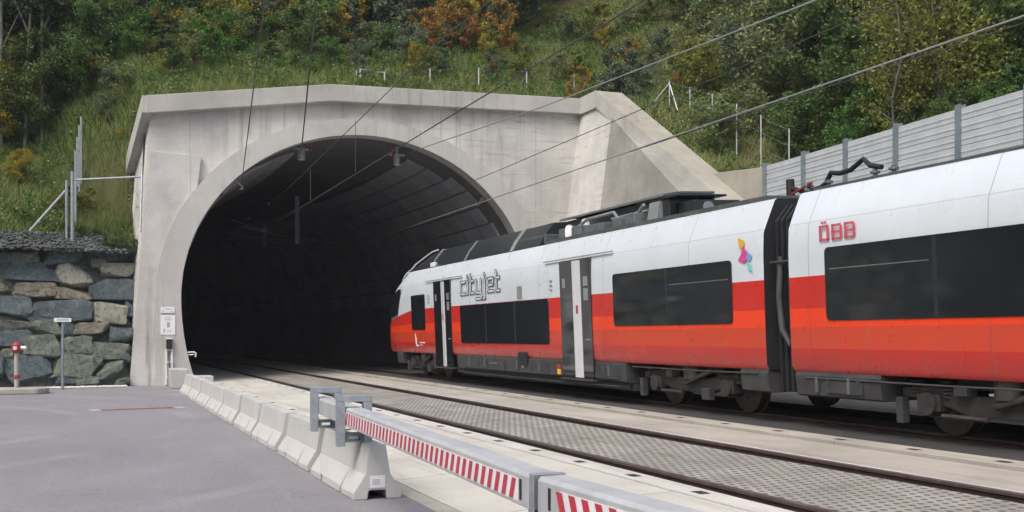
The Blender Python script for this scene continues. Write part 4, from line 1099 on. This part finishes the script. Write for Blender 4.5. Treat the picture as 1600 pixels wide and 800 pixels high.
# ---------------------------------------------------------------- fences on the slopes
fc = thing('slope_fence', (10, 40, 0), 'thin pale wire fence posts running behind the parapet and down the right slope', 'fence')
prev = None
plist = [(557, 39.8), (672, 39.8), (748, 39.8), (823, 39.8), (897, 39.8), (971, 39.5)]
posts = []
for px, v in plist:
    p = at_v(px, 100, v); posts.append((p.x, v))
for px in (1046, 1078, 1113, 1151, 1189, 1233):
    p = at_u(px, 150, 20.0); posts.append((20.0, p.y))
hts = [(110, 10), (107, 10), (106, 10), (110, 10), (118, 10), (120, 10), (126, 10), (136, 10), (147, 10), (162, 10), (180, 10), (201, 10)]
tops = []
for k, ((u, v), (ty, _)) in enumerate(zip(posts, hts)):
    Zd = u*ST+v*CT; ztop = EYE+(HY-ty)*Zd/F; z0 = min(H(u, v), ztop-.9)-.1
    b = MB(); b.tube([(u, v, z0), (u, v, ztop)], .026 if u < 19 else .022, 6); o = b.build('post', M['postwhite'], fc); o.location = -fc.location; tops.append(Vector((u, v, ztop)))
b = MB()
for t in (.05, .5, .95):
    b.tube([p-Vector((0, 0, t*1.1)) for p in tops], .006, 4)
o = b.build('strand', M['galvdark'], fc); o.location = -fc.location
u, v = posts[6]; t_ = tops[6]
b = MB(); b.tube([t_-Vector((0, 0, .1)), (u-.9, v+1.2, t_.z-1.6)], .025, 6); b.tube([t_-Vector((0, 0, .1)), (u+.1, v-.6, t_.z-1.5)], .022, 6); o = b.build('brace', M['postwhite'], fc); o.location = -fc.location
# white tubular frame
a = at_v(563, 134, 39.3); c = at_v(601, 134, 39.3); tp = at_v(580, 110, 39.3).z
ff = thing('tubular_frame', (a.x, 39.3, a.z), 'white tubular goal-like frame standing behind the parapet crest', 'frame')
b = MB(); b.tube([(0, 0, -.5), (0, 0, tp-a.z), (c.x-a.x, 0, tp-a.z-.04), (c.x-a.x, 0, -.5)], .04, 8); b.build('tube', M['postwhite'], ff)
# left fence climbing the bank
lf = thing('bank_fence', (-1.2, 38.6, 4), 'galvanised fence seen end-on climbing the left bank above the boulder wall', 'fence')
def rel(o): o.location = -lf.location; return o
for k, (px, ytop, ybot, v, r_) in enumerate(((113, 268, 332, 38.4, .055), (118, 236, 318, 39.2, .038), (121, 214, 300, 40.0, .036), (124, 196, 290, 40.8, .036), (127, 182, 282, 41.6, .036), (104, 282, 315, 38.5, .045))):
    p = at_v(px, ytop, v); q = at_v(px, ybot, v)
    b = MB(); b.tube([(p.x, v, min(q.z, H(p.x, v))-.2), (p.x, v, p.z)], r_, 8); rel(b.build('post', M['galv'], lf, smooth=True))
p, q = at_v(117, 281, 38.4), at_v(222, 276, 38.3)
b = MB(); b.tube([p, q], .035, 8); rel(b.build('top_rail', M['galv'], lf))
p, q = at_v(222, 262, 38.2), at_v(219, 362, 37.6)
b = MB(); b.tube([q, p], .035, 8); rel(b.build('post', M['galv'], lf))
p, q = at_v(102, 298, 38.3), at_v(46, 361, 38.0)
b = MB(); b.tube([p, q], .035, 8); rel(b.build('brace', M['galv'], lf))
p = at_v(213, 176, 41)

# ---------------------------------------------------------------- overhead line
def wire(name, pts, r, label, m=None, droppers=None):
    b = MB(); b.tube(pts, r, 6); o = b.build(name, m or M['wire']); tag(o, label, 'overhead wire'); return o
U1, U2 = 6.3, 11.15
def on_u(px, py, u): return at_u(px, py, u)
c1 = wire('contact_wire', [(U1-.3, 62, 5.75), (U1, 37, 5.73), (U1+.0, 20, 5.73), (U1+.1, 4, 5.73), (U1+.2, -25, 5.73)], .012, 'dark contact wire above the empty track running into the bore')
m1 = wire('carrier_wire', [(U1-.2, 60, 6.6), (U1, 38, 6.62), (U1+.05, 29, 7.0), (U1+.1, 20, 7.4), (U1+.15, 12, 7.3), (U1+.2, -25, 8.2)], .011, 'carrier wire above the contact wire of the empty track')
b = MB()
for y, zt in ((50, 6.6), (43, 6.6), (33, 6.83), (27, 7.05)): b.tube([(U1-.05, y, 5.74), (U1-.05, y, zt)], .008, 5)
b.build('dropper', M['wire'], m1)
b = MB()
for p in ((U1-.02, 47, 6.6), (U1-.02, 41.5, 6.61), (U1-.05, 50, 5.76), (U1-.05, 43, 5.75)): bx('clamp', M['insul'], m1, p[0]-.03, p[0]+.03, p[1]-.05, p[1]+.05, p[2]-.03, p[2]+.03)
b.build('clamp', M['insul'], m1) if False else None
c2 = wire('contact_wire', [(U2, 60, 5.7), (U2, 30, 5.7), (U2, -25, 5.72)], .014, 'pale contact wire above the train crossing the upper right corner', M['wirepale'])
c3 = wire('contact_wire', [(U2, 21.5, 5.69), (U2+.15, 9, 5.66), (U2+.5, -10, 5.6)], .008, 'thin second wire just below the pale wire at upper right')
m2 = wire('carrier_wire', [(U2, 60, 6.4), (U2, 30, 6.46), (U2, 10, 6.6), (U2, -25, 6.8)], .009, 'thin faint carrier wire above the train roof')
e1 = at_v(640, 238, 38.2); e2 = at_u(1275, 0, 12.5)
fw = wire('feeder_cable', [e1, e1.lerp(e2, .5)-Vector((0, 0, .12)), e2, e2+(e2-e1)*1.1], .016, 'pale feeder cable from red insulator in arch crown to top right', M['wirepale'])
i1 = at_v(471, 234, 38.1); i1e = Vector((4, 20.6, 8.0))
d_ = at_u(494, 0, 4.0)
wire('feeder_cable', [i1, i1.lerp(d_, .5)-Vector((0, 0, .05)), d_, d_+(d_-i1)*1.2], .02, 'steep dark cable dropping to the insulator left of arch crown')
i2 = at_v(377, 289, 37.9); d2 = at_u(413, 0, 2.85)
wire('feeder_cable', [i2, i2.lerp(d2, .5)-Vector((0, 0, .05)), d2, d2+(d2-i2)*1.2], .014, 'steep dark cable reaching the hook on the left of the arch')
e3 = at_v(740, 312, 38.0); 
def insulator(p, label, red):
    t = thing('insulator', p, label, 'insulator', 'insulators under the arch crown')
    b = MB(); b.tube([(0, 0, -.02), (0, 0, .3)], .05, 10)
    b.build('hanger', M['galv'], t)
    b = MB()
    for k in range(4): b.tube([(0, 0, -.36+k*.085), (0, 0, -.31+k*.085)], .13, 14)
    b.tube([(0, 0, -.38), (0, 0, 0)], .07, 10); b.build('shed_stack', M['insul'], t, smooth=False)
    b = MB(); b.box(-.28, .28, -.05, .05, -.02, .05); b.build('arm', M['galv'], t)
    b = MB()
    x = -.2 if red == 2 else .24
    b.tube([(x, -.05, .015), (x+.1, -.05, .015)], .07, 10); b.build('end_cap', M['redpaint'], t)
    return t
insulator(Vector((i1.x, 38.1, i1.z)), 'grey stacked insulator hanging left of the arch crown', 1)
insulator(Vector(at_v(620, 243, 38.2)), 'grey insulator with red end hanging right of the arch crown', 2)
hk = thing('wire_hook', i2, 'small pale wire clamp on left inner edge of the arch', 'hook')
b = MB(); b.tube([(-.15, 0, .1), (0, 0, 0), (.05, 0, -.12), (-.05, 0, -.14)], .04, 8); b.build('clamp', M['insul'], hk)
hk = thing('wire_hook', at_v(757, 310, 38.1), 'pale wire bracket on right inner edge of the arch', 'hook')
b = MB(); b.tube([(-.15, 0, -.05), (0, 0, 0), (.3, 0, .03)], .05, 8); b.tube([(-.15, 0, -.05), (-.2, 0, -.2)], .03, 8); b.build('clamp', M['insul'], hk)
# drop posts and cantilevers inside the bore
for (px, yt, yb, Y, l) in ((464, 288, 382, 54, 'nearer grey drop post hanging from the tunnel roof'), (414, 300, 385, 64, 'farther grey drop post hanging from the tunnel roof')):
    p = at_v(px, yb, Y); t = thing('drop_post', p, l, 'overhead line post', 'drop posts inside the tunnel')
    b = MB(); b.box(-.10, .10, -.08, .08, 0, 2.6); b.build('post', M['galv'], t)
    b = MB(); b.tube([(0, 0, .25), (-2.6, -.2, .75)], .035, 8); b.tube([(0, 0, .3), (2.6, 0, .05)], .03, 8); b.tube([(0, 0, .15), (-2.9, 0, .35)], .03, 8); b.tube([(-1.0, -.1, .45), (-3.2, -.1, 1.1)], .025, 8)
    b.build('cantilever', M['galv'], t)

# ---------------------------------------------------------------- vegetation
def leafmesh(name, centers, radii, per, leaf, mat_, seed, flat=.6, droop=0.):
    r = np.random.default_rng(seed)
    C = np.repeat(np.array(centers), per, 0); RR = np.repeat(np.array(radii), per)[:, None]
    n = len(C)
    d = r.normal(size=(n, 3)); d /= np.linalg.norm(d, axis=1)[:, None]
    P_ = C+d*RR*(r.random((n, 1))**.5)*np.array([1, 1, flat])
    nrm = r.normal(size=(n, 3))+np.array([0, 0, .8]); nrm /= np.linalg.norm(nrm, axis=1)[:, None]
    t = r.normal(size=(n, 3)); t -= nrm*(t*nrm).sum(1)[:, None]; t /= np.linalg.norm(t, axis=1)[:, None]
    bt = np.cross(nrm, t); s = leaf*(.6+.8*r.random((n, 1)))
    v = np.stack([P_-t*s, P_+bt*s*.55-t*s*.1, P_+t*s, P_-bt*s*.55-t*s*.1], 1).reshape(-1, 3)
    me = bpy.data.meshes.new(name); me.vertices.add(4*n); me.vertices.foreach_set('co', v.ravel())
    me.loops.add(4*n); me.loops.foreach_set('vertex_index', np.arange(4*n)); me.polygons.add(n)
    me.polygons.foreach_set('loop_start', np.arange(n)*4); me.polygons.foreach_set('loop_total', np.full(n, 4)); me.update(); me.validate()
    me.materials.append(mat_); return me
def branching(h, rr, nb, seed, base=.15, lean=.0, spread=1.0):
    r = random.Random(seed); b = MB(); tips = []
    tr = [Vector((0, 0, -.3))]; 
    for k in range(1, 7): tr.append(Vector((r.uniform(-.04, .04)*h+lean*k/6*h, r.uniform(-.04, .04)*h, h*.92*k/6)))
    b.tube(tr, [rr*(1-.85*k/6) for k in range(7)], 7)
    for k in range(nb):
        t = base+(1-base)*(k+r.random())/nb; j = min(5, int(t*6)); p = tr[j].lerp(tr[j+1], t*6-j)
        a = r.uniform(0, 6.28); ln = h*spread*(.42*math.sin(math.pi*min(1, (t-base)/(1-base)*.75+.22)))*r.uniform(.6, 1.15)
        q = p+Vector((math.cos(a), math.sin(a), r.uniform(.25, .9))).normalized()*ln
        mid = p.lerp(q, .5)+Vector((0, 0, ln*.06))
        b.tube([p, mid, q], [rr*.35*(1-t*.6), rr*.22*(1-t*.6), rr*.06], 5, cap=False)
        tips += [(p.lerp(q, .45), ln*.30), (p.lerp(q, .75), ln*.32), (q, ln*.34)]
    tips.append((tr[-1], h*.08)); return b, tips
protos = {}
def mkproto(key, h, rr, nb, per, leaf, lm, bm_, seed, base=.15, spread=1.0, flat=.7, n=3):
    L_ = []
    for k in range(n):
        b, tips = branching(h, rr, nb, seed+k*17, base, spread=spread)
        tm = b.build('trunk', M[bm_]); tm_me = tm.data; bpy.data.objects.remove(tm)
        me = leafmesh('crown', [tuple(t[0]) for t in tips], [max(.12, t[1]) for t in tips], per, leaf, M[lm], seed+k, flat)
        L_.append((tm_me, me, h))
    protos[key] = L_
mkproto('leafy', 7, .11, 34, 90, .10, 'lf_green', 'bark', 10, base=.08)
mkproto('shrub', 2.4, .035, 22, 55, .062, 'lf_green', 'bark', 50, base=.0, spread=1.25)
mkproto('tall', 13, .17, 46, 80, .13, 'lf_mid', 'bark', 90, base=.15, spread=.75)
mkproto('birch', 11, .085, 40, 42, .085, 'lf_olive', 'barkpale', 130, base=.16, spread=.62)
mkproto('willow', 3.2, .03, 26, 60, .055, 'lf_grey', 'barkpale', 170, base=.05, spread=.62)
mkproto('thin', 2.6, .03, 16, 40, .07, 'lf_orange', 'bark', 210, base=.15, spread=.8)
# spruce prototypes
L_ = []
for k in range(3):
    r = random.Random(500+k); h = 17; b = MB(); b.tube([(0, 0, -.5), (0, 0, h*.5), (0, 0, h)], [.22, .13, .02], 8)
    cs, rs = [], []
    for lv in range(46):
        t = .06+.94*lv/46; rad = 3.0*(1-t)**.8+.15
        for a in range(7):
            an = r.uniform(0, 6.28); z = t*h
            for f in (.35, .65, .95): cs.append((math.cos(an)*rad*f, math.sin(an)*rad*f, z-rad*f*.28)); rs.append(.28+.1*r.random())
            if lv % 3 == 0: b.tube([(0, 0, z), (math.cos(an)*rad*.9, math.sin(an)*rad*.9, z-rad*.25)], [.03, .01], 4, cap=False)
    tm = b.build('trunk', M['bark']); tme = tm.data; bpy.data.objects.remove(tm)
    L_.append((tme, leafmesh('crown', cs, rs, 16, .12, M['lf_dark'], 900+k, .45), h))
protos['spruce'] = L_
ZONES = [(60, 'at the far left edge of the bank'), (130, 'beside the bank fence'), (215, 'on the bank just left of the portal'), (320, 'above the left end of the parapet'),
         (430, 'above the left shoulder of the arch'), (550, 'above the arch crown'), (650, 'behind the white frame'), (780, 'behind the parapet right of the frame'), (930, 'above the right end of the parapet'),
         (1050, 'above the sloping top of the wing wall'), (1180, 'above the low end of the wing wall'), (1300, 'behind the far end of the noise barrier'), (1420, 'behind the middle of the noise barrier'), (1520, 'behind the nearest barrier posts'), (9999, 'at the right edge of the photo')]
CW = {'lf_dark': 'dark green', 'lf_mid': 'deep green', 'lf_green': 'fresh green', 'lf_grey': 'grey green', 'lf_pale': 'pale green', 'lf_olive': 'yellowish green', 'lf_yellow': 'yellow', 'lf_orange': 'orange'}
def plant(kind, u, v, h, name, lm, squash=1, px=None):
    tme, cme, h0 = random.choice(protos[kind]); s = h/h0
    X = u*CT-v*ST; Z = u*ST+v*CT
    px = 800+F*X/Z; zone = next(t for e, t in ZONES if px < e)
    size = 'low' if h < 1.2 else ('waist-high' if h < 1.7 else ('man-high' if h < 2.6 else ('small' if h < 4 else ('mid-sized' if h < 7 else 'tall'))))
    row = 'in front' if Z < 41 else ('halfway up' if Z < 46 else ('high up' if Z < 50.5 else 'at the back'))
    word = name.replace('_', ' ')
    root = thing(name, (u, v, H(u, v)-.05), f'{size} {CW[lm]} {word} {zone}, {row}', word, f'{word}s {zone}', random.uniform(0, 6.28))
    root.scale = (s*squash, s*squash, s)
    t = bpy.data.objects.new('trunk', tme); col.objects.link(t); t.parent = root
    c = bpy.data.objects.new('crown', cme); col.objects.link(c); c.parent = root
    c.material_slots[0].link = 'OBJECT'; c.material_slots[0].material = M[lm]
    return root
def pl_px(kind, px, Z, h, name, lm, **k):
    u, v = at_Z(px, Z); return plant(kind, u, v, h, name, lm, **k)
RC = random.choice; RU = random.uniform
# the wood: dark spruces and broadleaf trees along its edge
for k in range(40):
    px = -160+k*48+RU(-12, 12); Z = RU(50, 62)+(5 if px > 820 else 0)
    pl_px('spruce', px, Z, RU(13, 19), 'spruce_tree', 'lf_dark')
for k in range(44):
    px = -120+k*27+RU(-12, 12)
    if px > 840: px = 1090+(px-840)*1.4
    Z = RU(48.5, 52)+(4 if px > 600 else 0)
    pl_px('tall', px, Z, RU(7, 11), 'broadleaf_tree', RC(['lf_mid', 'lf_dark', 'lf_dark']))
for (px, Z, h, lm) in [(-60, 42, 9, 'lf_mid'), (-20, 43, 9, 'lf_dark'), (30, 43.5, 9, 'lf_dark'), (70, 43, 8, 'lf_dark'), (105, 42, 7, 'lf_dark'), (150, 42.6, 7, 'lf_dark'), (185, 43.5, 7, 'lf_dark'), (225, 43.2, 6.5, 'lf_dark'), (120, 46, 9, 'lf_dark'), (265, 44.5, 5.5, 'lf_dark'), (205, 46, 8, 'lf_dark'), (60, 40.6, 4.5, 'lf_mid'), (135, 40.6, 4, 'lf_mid'),
                       (295, 44, 4.2, 'lf_green'), (325, 44, 3.8, 'lf_mid'), (355, 45, 4.2, 'lf_mid'), (395, 45.5, 4.2, 'lf_green'), (435, 45.5, 4.0, 'lf_green'), (470, 46, 4.2, 'lf_mid'), (505, 46.5, 4.4, 'lf_mid'), (540, 47, 4.6, 'lf_mid'), (575, 47.5, 4.6, 'lf_dark'), (250, 42, 3.4, 'lf_mid'), (210, 41.4, 3, 'lf_green')]:
    pl_px('leafy', px, Z, h, 'broadleaf_tree', lm)
for k in range(105):
    px = RU(-30, 345); Z = RU(37.8, 44.5)
    u, v = at_Z(px, Z)
    if u > .9 and v < 41.0: continue
    f = (Z-37.8)/6.7
    if px < 140 and Z < 39.8: continue
    if px > 140 and px < 215 and Z < 38.8: continue
    plant('shrub', u, v, RU(1.1, 2.1)*(.5+1.3*f), 'shrub', RC(['lf_green', 'lf_mid', 'lf_green', 'lf_mid', 'lf_grey', 'lf_olive', 'lf_pale']))
for (px, Z, h) in ((6, 40.4, 3.4), (24, 40.8, 3.0), (46, 40.8, 2.4), (-12, 41, 4), (14, 42, 4.6), (34, 38.4, 1.4)):
    pl_px('leafy', px, Z, h, 'autumn_tree', 'lf_yellow')
for (px, Z, h) in ((350, 43, 2.8), (366, 43.6, 2.4), (262, 41.4, 2.2), (108, 37.0, 1.3), (125, 37.2, 1.0), (190, 38.6, .5), (90, 36.8, .9), (140, 37.6, 1.1)):
    pl_px('thin', px, Z, h, 'yellowing_shrub', 'lf_yellow' if px > 180 else 'lf_olive')
for (px, Z, h) in ((100, 36.0, .5), (130, 36.1, .45), (40, 35.8, .5), (75, 35.9, .4), (165, 36.0, .5), (178, 35.9, .5), (196, 36.1, .6), (212, 36.2, .5), (150, 36.4, .35), (60, 36.2, .4), (20, 36, .35)):
    pl_px('shrub', px, Z, h, 'shrub', 'lf_mid')
for k in range(100):
    px = RU(235, 660); Z = RU(40.4, 47); f = (Z-40.4)/6.6
    if px < 330 and Z > 45: continue
    hgt = RU(.9, 1.8)*(.55+1.7*f)*(.62 if px > 520 else 1)
    pl_px('shrub', px, Z, hgt, 'shrub', RC(['lf_green', 'lf_olive', 'lf_pale', 'lf_green', 'lf_mid', 'lf_grey', 'lf_pale']))
for (px, Z, h) in ((596, 45.5, 5.0), (612, 46, 5.4), (640, 46.5, 4.4), (190, 43.6, 3.6), (215, 43.2, 3.2), (205, 44.6, 4.2), (230, 43, 3), (410, 44, 3.2), (490, 44, 3.0), (502, 44.4, 3.4), (545, 44.5, 3), (690, 43, 1.6), (765, 43, 1.5), (955, 43.5, 2.4), (980, 44, 2.6), (1000, 42.5, 2.2), (660, 48, 4.5), (765, 49, 4)):
    pl_px('willow', px, Z, h, 'sapling', 'lf_grey')
for (px, Z, h, lm) in ((652, 45.2, 2.2, 'lf_orange'), (674, 44.8, 2.4, 'lf_orange'), (698, 46.4, 2.8, 'lf_orange'), (706, 47, 3.2, 'lf_yellow'), (742, 47.4, 3.2, 'lf_yellow'), (785, 47.2, 2.8, 'lf_orange'), (728, 46.6, 2.2, 'lf_orange'), (790, 46.6, 1.8, 'lf_orange'), (945, 48.6, 1.6, 'lf_yellow'), (1076, 34, .9, 'lf_yellow')):
    pl_px('thin', px, Z, h, 'autumn_tree', lm, squash=.75)
for k in range(16):
    pl_px('thin', RU(640, 1120), RU(41.5, 49), RU(.9, 1.9), 'autumn_shrub', RC(['lf_orange', 'lf_yellow', 'lf_yellow']), squash=.8)
for k in range(12):
    pl_px('thin', RU(300, 560), RU(43.5, 47.5), RU(2.0, 3.2), 'autumn_tree', RC(['lf_yellow', 'lf_olive', 'lf_yellow']), squash=.8)
for k in range(118):
    px = RU(600, 1270); Z = RU(35, 53)
    u, v = at_Z(px, Z)
    if v < 40.2 and u < 18.9: continue
    if u < 18.9 and v < 40.5: continue
    hgt = RU(.7, 1.5) if px < 1060 else RU(1.0, 2.2)
    if Z > 48: hgt *= 1.4
    plant('shrub', u, v, hgt, 'shrub', RC(['lf_green', 'lf_pale', 'lf_pale', 'lf_olive', 'lf_olive', 'lf_grey']))
for (px, Z, h, kind, lm) in [(1075, 49, 4.6, 'leafy', 'lf_mid'), (1105, 46, 4.0, 'leafy', 'lf_green'), (1130, 44, 4.6, 'leafy', 'lf_pale'), (1175, 42, 5.4, 'leafy', 'lf_olive'), (1160, 48, 8, 'leafy', 'lf_dark'), (1120, 50, 8, 'tall', 'lf_mid'), (1215, 39, 5.6, 'leafy', 'lf_grey'), (1240, 38, 5, 'leafy', 'lf_pale'), (1275, 37, 4.6, 'leafy', 'lf_mid'), (1200, 45, 7, 'leafy', 'lf_mid'),
                             (1260, 44, 8, 'tall', 'lf_green'), (1300, 38.5, 6.4, 'leafy', 'lf_grey'), (1330, 35, 4.2, 'leafy', 'lf_mid'), (1335, 42, 8, 'tall', 'lf_dark'), (1355, 33, 3.0, 'leafy', 'lf_green'),
                             (1400, 38, 7, 'leafy', 'lf_dark'), (1390, 33.5, 4, 'leafy', 'lf_mid'), (1450, 37, 8, 'tall', 'lf_dark'), (1480, 35, 6, 'leafy', 'lf_olive'), (1530, 34, 6, 'leafy', 'lf_yellow'), (1500, 38, 9, 'tall', 'lf_dark'),
                             (1560, 33, 5.5, 'leafy', 'lf_olive'), (1590, 31, 5, 'leafy', 'lf_olive'), (1640, 31, 6, 'leafy', 'lf_mid'), (1560, 37, 9, 'tall', 'lf_dark'), (1620, 36, 10, 'tall', 'lf_dark'), (1700, 32, 8, 'tall', 'lf_mid'), (1545, 29.5, 1.8, 'leafy', 'lf_green'), (1510, 30, 2.4, 'leafy', 'lf_mid'), (1430, 31.5, 2.2, 'leafy', 'lf_mid'), (1580, 28.5, 2.0, 'leafy', 'lf_green')]:
    pl_px(kind, px, Z, h, 'broadleaf_tree', lm)
for (px, Z, h) in [(1405, 31.5, 7.6), (1425, 32.2, 8.2), (1447, 32, 7.2), (1470, 31.6, 7.8), (1385, 33, 6.5)]:
    pl_px('birch', px, Z, h, 'slim_tree', 'lf_olive', squash=.8)
for k in range(40):
    px = RU(1240, 1620); Z = RU(29.5, 40)
    u, v = at_Z(px, Z)
    if u < 20.5: continue
    plant('shrub', u, v, RU(1.2, 2.4), 'shrub', RC(['lf_green', 'lf_mid', 'lf_olive', 'lf_mid']))
# bare pale trunks at top left
for (px, Z, h, ln) in ((38, 40.2, 9, .03), (66, 40.4, 10, 0), (217, 42.4, 9, -.03), (2, 40.2, 9, 0)):
    u, v = at_Z(px, Z); t = thing('bare_tree', (u, v, H(u, v)-.1), {38: 'slim pale leaning trunk, second from the left among the dark trees', 66: 'slim pale upright trunk, third from the left among the dark trees', 217: 'thicker pale forked trunk above the left end of the parapet', 2: 'slim pale trunk at the very left edge of the photo'}[px], 'tree', 'pale bare trunks')
    b = MB(); b.tube([(0, 0, -.2), (ln*h*.5, 0, h*.45), (ln*h*1.5, .1, h)], [.075 if px != 217 else .13, .055, .025], 8); b.tube([(ln*h*.7, 0, h*.5), (ln*h*.7-.8, 0, h*.72)], [.05, .015], 6)
    b.tube([(ln*h*.6, 0, h*.42), (ln*h*.7+.9, 0, h*.66)], [.03, .012], 6); b.build('trunk', M['barkpale'], t, smooth=True)
# grass blades
N = 260000
U = np.concatenate([rng.uniform(-10, 22, int(N*.62)), rng.uniform(18.3, 34, N-int(N*.62))])
V = np.concatenate([38.0+rng.random(int(N*.62))**1.3*15, rng.uniform(20, 48, N-int(N*.62))])
pts = []
for u, v in zip(U, V):
    if u < 1.0:
        if v < v_start(u)+.9: continue
        if u > -.7 and v < 41.2 and v < 39.2 and random.random() < .8: continue
    elif u < 18.35 and v < 38.6: continue
    pts.append((u, v, H(u, v)))
for _ in range(22000):
    u = random.uniform(-1.6, 1.75); v = random.uniform(39.6, 45)
    pts.append((u, v, H(u, v)))
for _ in range(7000):
    u = random.uniform(-.9, 1.4); v = random.uniform(39.0, 40.6)
    pts.append((u, v, H(u, v)))
pts = np.array(pts); n = len(pts)
hh = (.12+.42*rng.random(n)**1.8)[:, None]; an = rng.uniform(0, np.pi, n)
dx = np.stack([np.cos(an), np.sin(an), np.zeros(n)], 1)*(.006+.013*rng.random(n))[:, None]
tip = pts+np.concatenate([rng.normal(size=(n, 2))*.14*hh/.3, hh], 1)
base = pts-np.array([0, 0, .05])
vv = np.stack([base-dx, base+dx, tip], 1).reshape(-1, 3)
me = bpy.data.meshes.new('grass'); me.vertices.add(3*n); me.vertices.foreach_set('co', vv.ravel()); me.loops.add(3*n); me.loops.foreach_set('vertex_index', np.arange(3*n)); me.polygons.add(n)
me.polygons.foreach_set('loop_start', np.arange(n)*3); me.polygons.foreach_set('loop_total', np.full(n, 3)); me.update(); me.materials.append(M['grass'])
o = bpy.data.objects.new('grass', me); col.objects.link(o); tag(o, 'rough green and straw coloured grass on the slopes', 'grass', kind='stuff')

# low leafy ground cover between the grass
def cover(name, lm, N, sc, thr, label, seed, leaf=.06):
    r = np.random.default_rng(seed)
    U = np.concatenate([r.uniform(-10, 22, N//2), r.uniform(18.4, 36, N//2)]); V = np.concatenate([38.2+r.random(N//2)**1.2*15, r.uniform(20, 50, N//2)])
    P_ = []
    for u, v in zip(U, V):
        if noise.noise(Vector((u*sc+seed, v*sc, 0))) < thr: continue
        if u < 1.0 and (v < v_start(u)+1.0 or (u > -.6 and v < 40.3)): continue
        if 1.0 <= u < 18.45 and v < 38.8: continue
        P_.append((u, v, H(u, v)+.05+.4*random.random()**1.5*(1+noise.noise(Vector((u*1.5, v*1.5, seed))))))
    me = leafmesh(name, P_, [.10]*len(P_), 5, leaf, M[lm], seed, 1)
    o = bpy.data.objects.new(name, me); col.objects.link(o); tag(o, label, 'ground cover', kind='stuff')
cover('ground_cover', 'lf_green', 34000, .45, -.02, 'fresh green herbs in patches over the slopes', 3)
cover('ground_cover', 'lf_pale', 24000, .6, .04, 'yellowish herbs in patches over the slopes', 21, .05)
cover('ground_cover', 'lf_mid', 16000, .3, .05, 'deep green herbs in patches over the slopes', 40)

# ---------------------------------------------------------------- thin autumn air
b = MB(); b.box(-95, 115, -70, 152, -1.2, 75)
hz = b.build('haze', None); hz.data.materials.clear()
hm = bpy.data.materials.new('thin_haze'); hm.use_nodes = True; nt = hm.node_tree; nt.nodes.remove(nt.nodes['Principled BSDF'])
pv = nt.nodes.new('ShaderNodeVolumePrincipled'); pv.inputs['Color'].default_value = (.90, .94, 1, 1); pv.inputs['Density'].default_value = .0005; pv.inputs['Anisotropy'].default_value = .2
nt.links.new(pv.outputs[0], nt.nodes['Material Output'].inputs['Volume']); hz.data.materials.append(hm); tag(hz, 'thin pale haze filling the air over the cutting', 'haze', kind='stuff')
